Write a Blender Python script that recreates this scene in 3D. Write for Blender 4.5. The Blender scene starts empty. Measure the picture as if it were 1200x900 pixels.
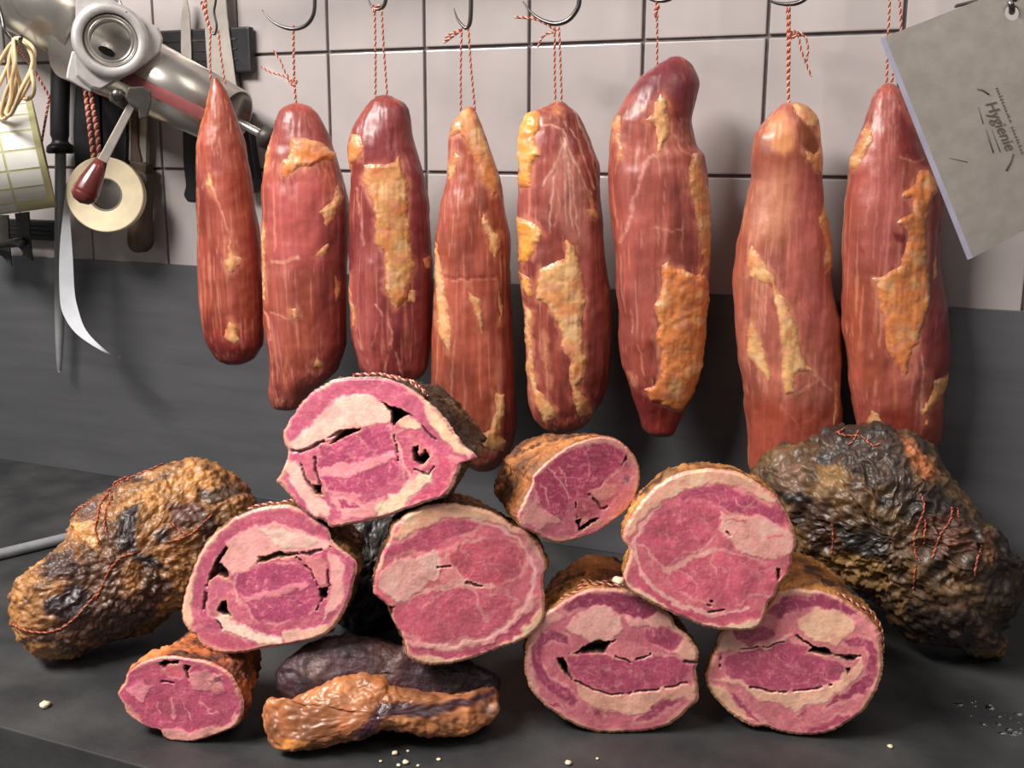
import bpy, math, random
import numpy as np
from mathutils import Matrix, Vector

# ------------------------------------------------------------------ camera, world, lights, exposure
sc = bpy.context.scene
F = 1250.0
CAM = np.array([0.83293, -1.318102, 0.531953])
R = np.array([[0.921244, 0.388961, 0.004271], [0.086578, -0.194329, -0.977108], [-0.379227, 0.900525, -0.2127]])
cd = bpy.data.cameras.new('camera'); cam = bpy.data.objects.new('camera', cd); sc.collection.objects.link(cam)
cd.sensor_fit = 'HORIZONTAL'; cd.sensor_width = 36.0; cd.lens = F * 36.0 / 1200.0; cd.clip_start = 0.02
mw = Matrix.Identity(4)
for i in range(3):
    mw[i][0] = R[0][i]; mw[i][1] = -R[1][i]; mw[i][2] = -R[2][i]; mw[i][3] = CAM[i]
cam.matrix_world = mw
sc.camera = cam

sc.view_settings.view_transform = 'Standard'; sc.view_settings.look = 'None'
sc.view_settings.gamma = 1.0; sc.view_settings.use_curve_mapping = False
sc.view_settings.exposure = 0.0

w = bpy.data.worlds.new('world'); sc.world = w; w.use_nodes = True
bg = w.node_tree.nodes['Background']; bg.inputs[0].default_value = (1.0, 0.95, 0.92, 1); bg.inputs[1].default_value = 0.17

def area(name, loc, target, sx, sy, power, col):
    l = bpy.data.lights.new(name, 'AREA'); l.shape = 'RECTANGLE'; l.size = sx; l.size_y = sy; l.energy = power; l.color = col
    o = bpy.data.objects.new(name, l); sc.collection.objects.link(o); o.location = loc
    o.rotation_euler = (Vector(target) - Vector(loc)).to_track_quat('-Z', 'Y').to_euler()
    return o
area('ceiling_lamp', (-0.40, -1.50, 1.68), (0.40, -0.3, 0.2), 1.1, 0.35, 70, (1.0, 0.95, 0.9))
area('ceiling_lamp', (1.45, -1.2, 1.7), (0.6, -0.3, 0.2), 0.3, 0.9, 7, (1.0, 0.9, 0.8))

# ------------------------------------------------------------------ helpers: camera rays, noise, meshes
def ray(px, py):
    px = np.asarray(px, float); py = np.asarray(py, float)
    u = (px - 600) / F; v = (py - 450) / F
    return u[..., None] * R[0] + v[..., None] * R[1] + R[2]
def on_y(px, py, Y):
    d = ray(px, py); t = (Y - CAM[1]) / d[..., 1]; return CAM + t[..., None] * d
def on_z(px, py, Z=0.0):
    d = ray(px, py); t = (Z - CAM[2]) / d[..., 2]; return CAM + t[..., None] * d
def on_plane(px, py, p0, n):
    d = ray(px, py); t = ((p0 - CAM) @ n) / (d @ n); return CAM + t[..., None] * d
def at_depth(px, py, dep):
    return CAM + ray(px, py) * dep
RH = R[0].copy(); RH[2] = 0; RH /= np.linalg.norm(RH)           # horizontal right
NH = np.array([-RH[1], RH[0], 0.0])                              # horizontal away from the viewer
UP = np.array([0, 0, 1.0])

def _hash(ix, iy, iz, seed):
    h = (ix.astype(np.int64) * 374761393 + iy.astype(np.int64) * 668265263 + iz.astype(np.int64) * 2147483647 + seed * 974711) & 0xFFFFFFFF
    h = ((h ^ (h >> 13)) * 1274126177) & 0xFFFFFFFF
    h = ((h ^ (h >> 15)) * 2246822519) & 0xFFFFFFFF
    h = h ^ (h >> 16)
    return (h & 0xFFFFFF) / float(0xFFFFFF)
def vnoise(p, seed=0):
    p = np.asarray(p, float)
    i = np.floor(p).astype(np.int64); f = p - i; f = f * f * f * (f * (f * 6 - 15) + 10)
    r = 0
    for dx in (0, 1):
        wx = f[:, 0] if dx else 1 - f[:, 0]
        for dy in (0, 1):
            wy = f[:, 1] if dy else 1 - f[:, 1]
            for dz in (0, 1):
                wz = f[:, 2] if dz else 1 - f[:, 2]
                r = r + wx * wy * wz * _hash(i[:, 0] + dx, i[:, 1] + dy, i[:, 2] + dz, seed)
    return r * 2 - 1
def fbm(p, octv=4, seed=0, gain=0.5):
    a = 1.0; s = 0; t = 0; p = np.asarray(p, float)
    for o in range(octv):
        s = s + a * vnoise(p * (2.03 ** o) + 17.3 * o, seed + o); t += a; a *= gain
    return s / t
def ridge(p, octv=3, seed=0):
    a = 1.0; s = 0; t = 0
    for o in range(octv):
        s = s + a * (1 - np.abs(vnoise(p * (2.03 ** o) + 9.1 * o, seed + o))); t += a; a *= .5
    return s / t
def worley(p, seed=0):
    i = np.floor(p).astype(np.int64); f = p - i
    best = np.full(len(p), 9.0)
    for dx in (-1, 0, 1):
        for dy in (-1, 0, 1):
            for dz in (-1, 0, 1):
                a = i[:, 0] + dx; b = i[:, 1] + dy; c = i[:, 2] + dz
                qx = dx + _hash(a, b, c, seed) - f[:, 0]; qy = dy + _hash(a, b, c, seed + 1) - f[:, 1]; qz = dz + _hash(a, b, c, seed + 2) - f[:, 2]
                best = np.minimum(best, qx * qx + qy * qy + qz * qz)
    return np.sqrt(best)
def p3(P, s=1.0, z=0.0):
    P = np.asarray(P, float); return np.column_stack([P[:, 0] * s, P[:, 1] * s, np.full(len(P), z)])
def sstep(a, b, x):
    t = np.clip((x - a) / (b - a), 0, 1); return t * t * (3 - 2 * t)
def poly_sd(P, poly):                                            # signed distance, + inside
    poly = np.asarray(poly, float); n = len(poly)
    d = np.full(len(P), 1e18); ins = np.zeros(len(P), bool)
    for k in range(n):
        a = poly[k]; b = poly[(k + 1) % n]; e = b - a; q = P - a
        t = np.clip((q @ e) / max(e @ e, 1e-9), 0, 1); dd = q - t[:, None] * e
        d = np.minimum(d, (dd * dd).sum(1))
        c = (a[1] > P[:, 1]) != (b[1] > P[:, 1])
        if e[1] != 0: ins ^= c & (P[:, 0] < a[0] + (P[:, 1] - a[1]) * e[0] / e[1])
    d = np.sqrt(d); return np.where(ins, d, -d)
def line_d(P, pl):
    pl = np.asarray(pl, float); d = np.full(len(P), 1e18)
    for k in range(len(pl) - 1):
        a = pl[k]; e = pl[k + 1] - a; q = P - a
        t = np.clip((q @ e) / max(e @ e, 1e-9), 0, 1); dd = q - t[:, None] * e
        d = np.minimum(d, (dd * dd).sum(1))
    return np.sqrt(d)
def lin(c):
    c = np.asarray(c, float) / 255.0
    return np.where(c <= 0.04045, c / 12.92, ((c + 0.055) / 1.055) ** 2.4)
def L4(c): return tuple(lin(c)) + (1.0,)
def catmull(P, n, closed=True):
    P = np.asarray(P, float); m = len(P)
    if closed: Q = np.vstack([P[-1], P, P[0], P[1]]); segs = m
    else: Q = np.vstack([2 * P[0] - P[1], P, 2 * P[-1] - P[-2]]); segs = m - 1
    per = 12; out = []
    for k in range(segs):
        a, b, c, d = Q[k], Q[k + 1], Q[k + 2], Q[k + 3]
        for j in range(per):
            t = j / per
            out.append(.5 * ((2 * b) + (c - a) * t + (2 * a - 5 * b + 4 * c - d) * t * t + (3 * b - a - 3 * c + d) * t ** 3))
    if not closed: out.append(P[-1])
    out = np.array(out)
    if closed: o2 = np.vstack([out, out[:1]])
    else: o2 = out
    s = np.concatenate([[0], np.cumsum(np.linalg.norm(np.diff(o2, axis=0), axis=1))])
    q = np.linspace(0, s[-1], n + 1)[:-1] if closed else np.linspace(0, s[-1], n)
    return np.column_stack([np.interp(q, s, o2[:, i]) for i in range(o2.shape[1])])

col = sc.collection
def mesh_np(name, V, Fq, cols=None, smooth=True):
    me = bpy.data.meshes.new(name); V = np.asarray(V, np.float32); Fq = np.asarray(Fq, np.int32)
    k = Fq.shape[1]; n = len(Fq)
    me.vertices.add(len(V)); me.vertices.foreach_set('co', V.ravel())
    me.loops.add(n * k); me.loops.foreach_set('vertex_index', Fq.ravel())
    me.polygons.add(n); me.polygons.foreach_set('loop_start', np.arange(0, n * k, k, dtype=np.int32))
    me.update(calc_edges=True); me.validate()
    if smooth: me.polygons.foreach_set('use_smooth', np.ones(len(me.polygons), bool))
    if cols is not None:
        at = me.color_attributes.new('Col', 'FLOAT_COLOR', 'POINT')
        c4 = np.ones((len(V), 4), np.float32); c4[:, :3] = cols; at.data.foreach_set('color', c4.ravel())
    return me
def link(name, me, mat=None, parent=None, loc=None):
    o = bpy.data.objects.new(name, me); col.objects.link(o)
    if mat is not None and me is not None:
        for m in (mat if isinstance(mat, (list, tuple)) else [mat]): me.materials.append(m)
    if parent is not None: o.parent = parent
    return o
def place(o, origin): o.location = tuple(float(x) for x in origin)
def thing(name, label, cat, loc=(0, 0, 0), group=None):
    o = bpy.data.objects.new(name, None); col.objects.link(o); o.empty_display_size = .02
    o.location = tuple(float(x) for x in loc); tag(o, label, cat, group); return o
def tag(o, label, cat, group=None):
    o['label'] = label; o['category'] = cat
    if group: o['group'] = group
    return o
def part(name, V, Fq, mat, root, cols=None, smooth=True):        # world-space verts under a thing
    off = np.array(root.location) if root is not None else 0
    if root is not None and root.parent is not None: off = off + np.array(root.parent.location)
    return link(name, mesh_np(name, np.asarray(V) - off, Fq, cols, smooth), mat, root)
def py_part(name, V, faces, mat, root, smooth=False):
    off = np.array(root.location) if root is not None else np.zeros(3)
    if root is not None and root.parent is not None: off = off + np.array(root.parent.location)
    me = bpy.data.meshes.new(name); me.from_pydata([tuple(map(float, np.asarray(v) - off)) for v in V], [], faces); me.update()
    if smooth: me.polygons.foreach_set('use_smooth', np.ones(len(me.polygons), bool))
    return link(name, me, mat, root)
def grid_faces(nr, nc, closed=True):
    a = np.arange(nr * nc).reshape(nr, nc)
    b = np.roll(a, -1, axis=1) if closed else a[:, 1:]
    a0 = a if closed else a[:, :-1]
    return np.stack([a0[:-1], b[:-1], b[1:], a0[1:]], -1).reshape(-1, 4)
def grid_normals(G, closed=True):
    dv = np.gradient(G, axis=0)
    du = (np.roll(G, -1, 1) - np.roll(G, 1, 1)) if closed else np.gradient(G, axis=1)
    n = np.cross(du, dv); n /= (np.linalg.norm(n, axis=-1, keepdims=True) + 1e-12); return n
def tube_data(path, rad, ns=10, cap=True):
    path = np.asarray(path, float); n = len(path); rad = np.broadcast_to(np.asarray(rad, float), (n,))
    T = np.gradient(path, axis=0); T /= np.linalg.norm(T, axis=1, keepdims=True) + 1e-12
    ref = np.array([0, 0, 1.0]) if abs(T[0][2]) < .9 else np.array([1.0, 0, 0])
    u = np.cross(T[0], ref); u /= np.linalg.norm(u); V = []
    an = np.linspace(0, 2 * np.pi, ns, endpoint=False)
    for i in range(n):
        u = u - T[i] * (u @ T[i]); u /= np.linalg.norm(u); v = np.cross(T[i], u)
        V.append(path[i] + rad[i] * (np.cos(an)[:, None] * u + np.sin(an)[:, None] * v))
    V = np.vstack(V); Fq = grid_faces(n, ns)
    if cap:
        V = np.vstack([V, path[0], path[-1]]); a = len(V) - 2; k = np.arange(ns); k2 = (k + 1) % ns
        f0 = np.stack([k2, k, np.full(ns, a), np.full(ns, a)], 1); f1 = np.stack([(n - 1) * ns + k, (n - 1) * ns + k2, np.full(ns, a + 1), np.full(ns, a + 1)], 1)
        return V, Fq, f0[:, :3], f1[:, :3]
    return V, Fq, None, None
def tube(name, path, rad, mat, root, ns=10, smooth=True):
    V, Fq, a, b = tube_data(path, rad, ns)
    faces = [tuple(map(int, f)) for f in Fq] + [tuple(map(int, f)) for f in a] + [tuple(map(int, f)) for f in b]
    o = py_part(name, V, faces, mat, root, smooth); return o
def lathe(name, p0, axis, prof, mat, root, ns=40, smooth=True, ref=None):   # prof: (along, radius)
    axis = np.asarray(axis, float); axis = axis / np.linalg.norm(axis)
    r0 = np.array([0, 0, 1.0]) if abs(axis[2]) < .9 else np.array([1.0, 0, 0])
    u = np.cross(axis, r0); u /= np.linalg.norm(u); v = np.cross(axis, u); an = np.linspace(0, 2 * np.pi, ns, endpoint=False)
    V = np.vstack([np.asarray(p0) + a * axis + r * (np.cos(an)[:, None] * u + np.sin(an)[:, None] * v) for a, r in prof])
    return py_part(name, V, [tuple(map(int, f)) for f in grid_faces(len(prof), ns)], mat, root, smooth)
def box(name, lo, hi, mat, root, bev=0.0):
    import bmesh
    lo = np.asarray(lo, float); hi = np.asarray(hi, float)
    bm = bmesh.new(); bmesh.ops.create_cube(bm, size=1.0); c = (lo + hi) / 2; s = hi - lo
    off = np.array(root.location) if root is not None else np.zeros(3)
    if root is not None and root.parent is not None: off = off + np.array(root.parent.location)
    for v in bm.verts: v.co = Vector(((v.co.x) * s[0], v.co.y * s[1], v.co.z * s[2])) + Vector(c - off)
    if bev: bmesh.ops.bevel(bm, geom=bm.edges[:], offset=bev, segments=2, affect='EDGES', profile=.6)
    me = bpy.data.meshes.new(name); bm.to_mesh(me); bm.free(); return link(name, me, mat, root)
def slab(name, poly, Y, th, mat, root, bev=0.0, smooth_n=0, nrm=None, p0=None):
    """outline given by picture points, standing in the plane y = Y (or plane p0, nrm), th thick away from the viewer"""
    import bmesh
    P = np.asarray(poly, float)
    if smooth_n: P = catmull(P, smooth_n)
    if nrm is None: A = on_y(P[:, 0], P[:, 1], Y); n = np.array([0, 1.0, 0])
    else: n = np.asarray(nrm, float); A = on_plane(P[:, 0], P[:, 1], np.asarray(p0), n)
    off = np.zeros(3)
    if root is not None:
        off = np.array(root.location)
        if root.parent is not None: off = off + np.array(root.parent.location)
    bm = bmesh.new(); f = [bm.verts.new(Vector(a - off)) for a in A]; b = [bm.verts.new(Vector(a + n * th - off)) for a in A]; k = len(A)
    bm.faces.new(f); bm.faces.new(b[::-1])
    for i in range(k): bm.faces.new((f[i], b[i], b[(i + 1) % k], f[(i + 1) % k]))
    bmesh.ops.recalc_face_normals(bm, faces=bm.faces[:])
    if bev: bmesh.ops.bevel(bm, geom=bm.edges[:], offset=bev, segments=2, affect='EDGES', profile=.6, clamp_overlap=True)
    me = bpy.data.meshes.new(name); bm.to_mesh(me); bm.free(); return link(name, me, mat, root)

# ------------------------------------------------------------------ materials
def new_mat(name):
    m = bpy.data.materials.new(name); m.use_nodes = True; nt = m.node_tree; return m, nt, nt.nodes['Principled BSDF']
def bump(nt, b, scale, strength, detail=4, dist=.002, rough=.6, vec=None):
    tc = nt.nodes.new('ShaderNodeTexCoord'); n = nt.nodes.new('ShaderNodeTexNoise'); n.inputs['Scale'].default_value = scale
    n.inputs['Detail'].default_value = detail; n.inputs['Roughness'].default_value = rough
    bp = nt.nodes.new('ShaderNodeBump'); bp.inputs['Strength'].default_value = strength; bp.inputs['Distance'].default_value = dist
    src = tc.outputs['Object']
    if vec is not None:
        mp = nt.nodes.new('ShaderNodeMapping'); mp.inputs['Scale'].default_value = vec; nt.links.new(src, mp.inputs[0]); src = mp.outputs[0]
    nt.links.new(src, n.inputs['Vector']); nt.links.new(n.outputs['Fac'], bp.inputs['Height']); nt.links.new(bp.outputs[0], b.inputs['Normal'])
    return n
def plain(name, c, rough=.5, metal=0.0, var=0.0, vscale=40, bmp=0.0, bscale=200, coat=0.0, vec=None, spec=.5, c2=None):
    m, nt, b = new_mat(name); b.inputs['Roughness'].default_value = rough; b.inputs['Metallic'].default_value = metal
    b.inputs['Coat Weight'].default_value = coat; b.inputs['Specular IOR Level'].default_value = spec
    c = np.asarray(c, float)
    tc = nt.nodes.new('ShaderNodeTexCoord'); n = nt.nodes.new('ShaderNodeTexNoise'); n.inputs['Scale'].default_value = vscale; n.inputs['Detail'].default_value = 5
    mp = nt.nodes.new('ShaderNodeMapping')
    if vec is not None: mp.inputs['Scale'].default_value = vec
    nt.links.new(tc.outputs['Object'], mp.inputs[0]); nt.links.new(mp.outputs[0], n.inputs['Vector'])
    r = nt.nodes.new('ShaderNodeValToRGB'); r.color_ramp.elements[0].position = .35; r.color_ramp.elements[1].position = .68
    r.color_ramp.elements[0].color = L4(np.clip(c * (1 - var), 0, 255)); r.color_ramp.elements[1].color = L4(np.clip(c * (1 + var), 0, 255) if c2 is None else c2)
    nt.links.new(n.outputs['Fac'], r.inputs[0]); nt.links.new(r.outputs[0], b.inputs['Base Color'])
    if bmp: bump(nt, b, bscale, bmp, vec=vec)
    return m
def attr_mat(name, rough=.4, coat=.2, sss=.0, bmp=.3, bscale=350, rvar=.15, fine=.12, spec=.5):
    m, nt, b = new_mat(name)
    a = nt.nodes.new('ShaderNodeAttribute'); a.attribute_name = 'Col'
    n = bump(nt, b, bscale, bmp, dist=.0015)
    mx = nt.nodes.new('ShaderNodeMix'); mx.data_type = 'RGBA'; mx.blend_type = 'OVERLAY'; mx.inputs[0].default_value = fine
    nt.links.new(a.outputs['Color'], mx.inputs[6]); nt.links.new(n.outputs['Fac'], mx.inputs[7])
    nt.links.new(mx.outputs[2], b.inputs['Base Color'])
    tc = nt.nodes.new('ShaderNodeTexCoord'); n2 = nt.nodes.new('ShaderNodeTexNoise'); n2.inputs['Scale'].default_value = 60; nt.links.new(tc.outputs['Object'], n2.inputs['Vector'])
    mr = nt.nodes.new('ShaderNodeMapRange'); mr.inputs[3].default_value = rough - rvar; mr.inputs[4].default_value = rough + rvar
    nt.links.new(n2.outputs['Fac'], mr.inputs[0]); nt.links.new(mr.outputs[0], b.inputs['Roughness'])
    b.inputs['Coat Weight'].default_value = coat; b.inputs['Coat Roughness'].default_value = .3; b.inputs['Specular IOR Level'].default_value = spec
    if sss:
        b.inputs['Subsurface Weight'].default_value = sss; b.inputs['Subsurface Radius'].default_value = (.006, .003, .002); b.inputs['Subsurface Scale'].default_value = .5
    return m
M_lean = attr_mat('smoked_lean', rough=.40, coat=.25, bmp=.18, bscale=260, fine=.12)
M_fat = attr_mat('smoked_fat', rough=.40, coat=.25, bmp=.10, bscale=260, fine=.12)
M_cut = attr_mat('cut_ham', rough=.45, coat=.2, bmp=.05, bscale=380, fine=.07)
M_rind = attr_mat('ham_rind', rough=.55, coat=.12, bmp=.7, bscale=330, fine=.3)
M_char = attr_mat('roast_crust', rough=.45, coat=.4, bmp=.8, bscale=420, fine=.3)
M_tile = plain('glazed_tile', (176, 168, 167), rough=.16, var=.035, vscale=9, bmp=.12, bscale=6)
M_grout = plain('grout', (112, 104, 104), rough=.9, var=.1, vscale=60, bmp=.3, bscale=500)
M_panel = plain('satin_steel_panel', (112, 113, 116), rough=.40, metal=.55, var=.05, vscale=5, bmp=.06, bscale=30, vec=(1, 1, 8))
M_counter = plain('black_worktop', (52, 53, 55), rough=.5, var=.14, vscale=12, bmp=.25, bscale=160, c2=(70, 70, 70))
M_steel = plain('polished_steel', (196, 191, 184), rough=.27, metal=.88, var=.05, vscale=30)
M_darksteel = plain('dark_steel', (105, 103, 102), rough=.3, metal=1.0, var=.08, vscale=40)
M_brushed = plain('brushed_steel_blade', (186, 178, 170), rough=.45, metal=.6, var=.04, vscale=60, bmp=.05, bscale=300)
M_cast = plain('cast_aluminium', (196, 192, 190), rough=.45, metal=.55, var=.04, vscale=80, bmp=.12, bscale=400)
M_black = plain('black_plastic', (24, 24, 27), rough=.45, var=.15, vscale=60, bmp=.1, bscale=500)
M_greyplastic = plain('grey_fitting', (74, 72, 68), rough=.45, metal=.4, var=.12, vscale=60)
M_knob = plain('dark_red_wood', (92, 36, 32), rough=.28, var=.18, vscale=50, coat=.6, vec=(1, 1, .2))
M_wood = plain('dark_worn_wood', (70, 56, 46), rough=.6, var=.3, vscale=40, vec=(1, 1, .15), bmp=.3)
M_redstripe = plain('red_print', (136, 76, 76), rough=.35, metal=.3, var=.06)
M_paper = plain('white_label_paper', (222, 222, 214), rough=.6, var=.02)
M_backing = plain('yellow_backing_paper', (206, 204, 152), rough=.45, var=.05, vscale=20)
M_tape = plain('cream_tape_roll', (236, 220, 186), rough=.6, var=.05, vscale=30)
M_core = plain('grey_core', (120, 112, 100), rough=.6, var=.05)
M_rib = plain('white_ribbon', (205, 208, 214), rough=.35, var=.03)
M_band = plain('cream_rubber', (216, 190, 150), rough=.6, var=.07, vscale=60)
M_red = plain('red_yarn', (150, 48, 44), rough=.85, var=.15, vscale=600)
M_white = plain('white_yarn', (214, 172, 146), rough=.85, var=.1, vscale=600)
M_rust = plain('stained_yarn', (196, 128, 92), rough=.85, var=.2, vscale=300)
M_crumb = plain('fat_crumb', (232, 220, 186), rough=.5, var=.08, vscale=300)
M_engrave = plain('engraved_print', (92, 82, 78), rough=.6, var=.05)
M_edge = plain('edge_bevel_steel', (196, 194, 216), rough=.3, metal=.5, var=.04)
M_rod = plain('grey_metal_rod', (158, 160, 163), rough=.38, metal=.3, var=.05)
def wet():
    m, nt, b = new_mat('clear_brine'); b.inputs['Base Color'].default_value = (.8, .8, .8, 1); b.inputs['Roughness'].default_value = .06
    b.inputs['Transmission Weight'].default_value = 1.0; b.inputs['IOR'].default_value = 1.34; bump(nt, b, 120, .15); return m
M_wet = wet()

# ------------------------------------------------------------------ setting: wall, tiles, backsplash, worktop
TW = .15; H1 = .6654; H2 = .5043; PT = .360; TH = H1 - H2
wall = box('wall_back', (-1.8, .004, .30), (1.8, .10, 1.15), M_grout, None); wall['kind'] = 'structure'
import bmesh
def tile_mesh(wd, ht, i):
    bm = bmesh.new(); bmesh.ops.create_cube(bm, size=1.0)
    for v in bm.verts: v.co = Vector((v.co.x * wd, v.co.y * .008, v.co.z * ht))
    ed = [e for e in bm.edges if all(v.co.y < 0 for v in e.verts)]
    bmesh.ops.bevel(bm, geom=ed, offset=.0018, segments=2, affect='EDGES', profile=.6)
    me = bpy.data.meshes.new('tile'); bm.to_mesh(me); bm.free(); me.materials.append(M_tile); return me
G = .0042
tm_full = tile_mesh(TW - G, TH - G, 0); cutz0 = PT - .012; tm_cut = tile_mesh(TW - G, H2 - cutz0 - G, 1)
rnd = random.Random(3)
for cI in range(-12, 12):
    for rI in range(-1, 3):
        if rI == -1: zc = (H2 + cutz0) / 2; me = tm_cut
        else: zc = H2 + (rI + .5) * TH; me = tm_full
        o = link('tile', me, None, wall); o.location = ((cI + .5) * TW, .003 + rnd.uniform(-.0004, .0004), zc)
        o.rotation_euler = (rnd.uniform(-.004, .004), 0, rnd.uniform(-.004, .004))
panel = box('backsplash_panel', (-1.8, -.0035, .0), (1.8, .006, PT), M_panel, None, bev=.0008)
tag(panel, 'satin grey metal backsplash panel between worktop and white tiles', 'panel')
ct = box('worktop', (-1.8, -.6629, -.045), (1.8, .05, 0.0), M_counter, None, bev=.0015)
tag(ct, 'black stone-look worktop carrying the piled hams', 'worktop')

# ------------------------------------------------------------------ string
def cord(name, path, r, root, mats=None, pitch=.007, n_per=6):
    """twisted two-strand string along a path of points"""
    path = np.asarray(path, float)
    s = np.concatenate([[0], np.cumsum(np.linalg.norm(np.diff(path, axis=0), axis=1))]); Ln = s[-1]
    n = max(6, int(Ln / pitch * n_per)); q = np.linspace(0, Ln, n)
    C = np.column_stack([np.interp(q, s, path[:, i]) for i in range(3)])
    T = np.gradient(C, axis=0); T /= np.linalg.norm(T, axis=1, keepdims=True) + 1e-12
    ref = np.array([0, 1.0, 0]); u = np.cross(T, ref); u /= np.linalg.norm(u, axis=1, keepdims=True) + 1e-9; v = np.cross(T, u)
    ph = 2 * np.pi * q / pitch; VV = []; FF = []; mi = []; base = 0
    for k in range(2):
        off = (np.cos(ph + k * np.pi)[:, None] * u + np.sin(ph + k * np.pi)[:, None] * v) * r * .55
        V, Fq, a, b = tube_data(C + off, r * .62, 5); VV.append(V); FF += [tuple(int(x) + base for x in f) for f in Fq] + [tuple(int(x) + base for x in f) for f in a] + [tuple(int(x) + base for x in f) for f in b]
        mi += [k] * (len(Fq) + 10); base += len(V)
    o = py_part(name, np.vstack(VV), FF, list(mats or (M_red, M_white)), root, True)
    o.data.polygons.foreach_set('material_index', np.array(mi, np.int32)); return o
def px_path(P, Y, n=24):
    P = catmull(np.asarray(P, float), n, closed=False) if len(P) > 2 else np.asarray(P, float)
    return on_y(P[:, 0], P[:, 1], Y)

# ------------------------------------------------------------------ hanging smoked loins
FATC = {'c': (222, 168, 112), 'y': (228, 158, 70), 'o': (218, 134, 76), 't': (198, 138, 84), 'p': (232, 186, 150)}
def gauss(a, k):
    x = np.arange(-3 * k, 3 * k + 1); g = np.exp(-.5 * (x / k) ** 2); g /= g.sum()
    return np.convolve(np.pad(a, 3 * k, mode='edge'), g, 'valid')
def hanging(idx, rows, Yd, base, patches, strokes, cords, label, tint=None, thick=.80, name='smoked_loin'):
    rows = np.array(rows, float); y0, y1 = rows[0, 0], rows[-1, 0]
    nd = 700; t = np.linspace(0, 1, nd); yd = y0 - .6 + (y1 - y0 + 1.2) * t
    xl = gauss(np.interp(yd, rows[:, 0], rows[:, 1]), 4); xr = gauss(np.interp(yd, rows[:, 0], rows[:, 2]), 4)
    xc = (xl + xr) / 2; hw = (xr - xl) / 2
    e = np.minimum(yd - yd[0], yd[-1] - yd); hw = hw * np.sqrt(np.clip(e / 1.8, 0, 1))
    mid = len(yd) // 2
    P0 = on_y(xc[mid], yd[mid], Yd)
    A = on_plane(xc, yd, P0, NH); B = on_plane(xr, yd, P0, NH)
    mpp = np.linalg.norm(on_plane(xc + 1, yd, P0, NH) - A, axis=1)
    seed = 31 * idx
    def surf(u, y):
        X = np.interp(y, yd, xc); Hp = np.interp(y, yd, hw)
        a = np.column_stack([np.interp(y, yd, A[:, i]) for i in range(3)]); m = np.interp(y, yd, mpp)
        w_ = Hp * m; tk = thick * w_ * (1.0 - .12 * (w_ / .06))
        cu, su = np.cos(u), np.sin(u); su2 = np.sign(su) * np.abs(su) ** .92
        p = a + (cu * w_)[:, None] * RH - (su2 * tk)[:, None] * NH
        n = cu[:, None] * RH * thick - su[:, None] * NH
        yend = sstep(0, 25, y - y0) * sstep(0, 25, y1 - y)
        n = n + UP * np.where(y < (y0 + y1) / 2, 1, -1)[:, None] * (1 - yend)[:, None] * .8
        n /= np.linalg.norm(n, axis=1, keepdims=True)
        q = p + np.array([idx * 3.1, 0, 0])
        d = fbm(q * 26, 3, seed) * .0028 + fbm(q * np.array([150, 150, 14]), 2, seed + 5) * .0007 + fbm(q * 70, 2, seed + 9) * .0004
        d = d * np.clip(w_ / .02, .1, 1)
        return p + n * d[:, None], n, X + np.cos(u) * Hp, q
    nv, nu = 250, 210
    tv = (1 - np.cos(np.pi * np.linspace(0, 1, nv))) / 2; tv = .55 * tv + .45 * np.linspace(0, 1, nv)
    yv = yd[0] + (yd[-1] - yd[0]) * tv; uu = np.linspace(0, 2 * np.pi, nu, endpoint=False)
    U, Yv = np.meshgrid(uu, yv); u = U.ravel(); y = Yv.ravel()
    p, n, X, q = surf(u, y)
    PX = np.column_stack([X, y]); front = sstep(-.05, .2, np.sin(u))
    # colour: red lean with vertical fibres
    b0 = np.array(base, float) * np.array([.90, 1.10, 1.02])
    fib = fbm(q * np.array([230, 230, 16]), 3, seed + 20); blot = fbm(q * np.array([34, 34, 20]), 4, seed + 30); fine = fbm(q * np.array([600, 600, 70]), 2, seed + 40)
    C = np.tile(b0, (len(p), 1)) * (1 + .17 * fib + .20 * blot + .07 * fine)[:, None]
    k = sstep(.12, .5, fbm(q * np.array([60, 60, 14]), 3, seed + 50))[:, None]; C = C * (1 - .35 * k) + np.array([198, 96, 74]) * .35 * k
    k = sstep(-.05, .45, fbm(q * np.array([15, 15, 9]), 3, seed + 55))[:, None]; C = C * (1 - .4 * k) + np.array([170, 80, 50]) * .4 * k
    k = sstep(.1, .5, fbm(q * np.array([22, 22, 12]), 3, seed + 60))[:, None]; C = C * (1 - .45 * k) + b0 * np.array([.72, .62, .66]) * .45 * k
    k = (sstep(.30, .52, fbm(q * np.array([160, 160, 9]), 3, seed + 70)) * sstep(-.1, .3, fbm(q * 18, 2, seed + 71)))[:, None]; C = C * (1 - .4 * k) + np.array([222, 150, 116]) * .4 * k
    k = (.55 * sstep(-.1, .45, fbm(q * np.array([20, 20, 8]), 3, seed + 90)) * (.75 + .5 * fbm(q * np.array([420, 420, 20]), 2, seed + 91)))[:, None]; C = C * (1 - k) + np.array([208, 112, 104]) * k
    k = (.5 * sstep(.28, .55, fbm(q * np.array([330, 330, 11]), 2, seed + 92)))[:, None]; C = C * (1 - k) + np.array([224, 150, 130]) * k
    wv = np.column_stack([fbm(p3(PX, .12, idx), 2, 3), fbm(p3(PX, .12, idx + 50), 2, 4)]) * 2.0
    PW = PX + wv
    for pt in patches:
        hs = poly_sd(PW + 2.5 * np.column_stack([fbm(p3(PX, .2, idx), 2, 5), fbm(p3(PX, .2, idx + 9), 2, 6)]), pt[1])
        a = np.clip((.62 * sstep(-7, 0, hs)) * front * sstep(-.5, .3, fbm(p3(PX * np.array([1, .5]), .16, idx + 3), 2, 12)), 0, 1)[:, None]; C = C * (1 - a) + np.array([220, 142, 112]) * a
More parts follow.
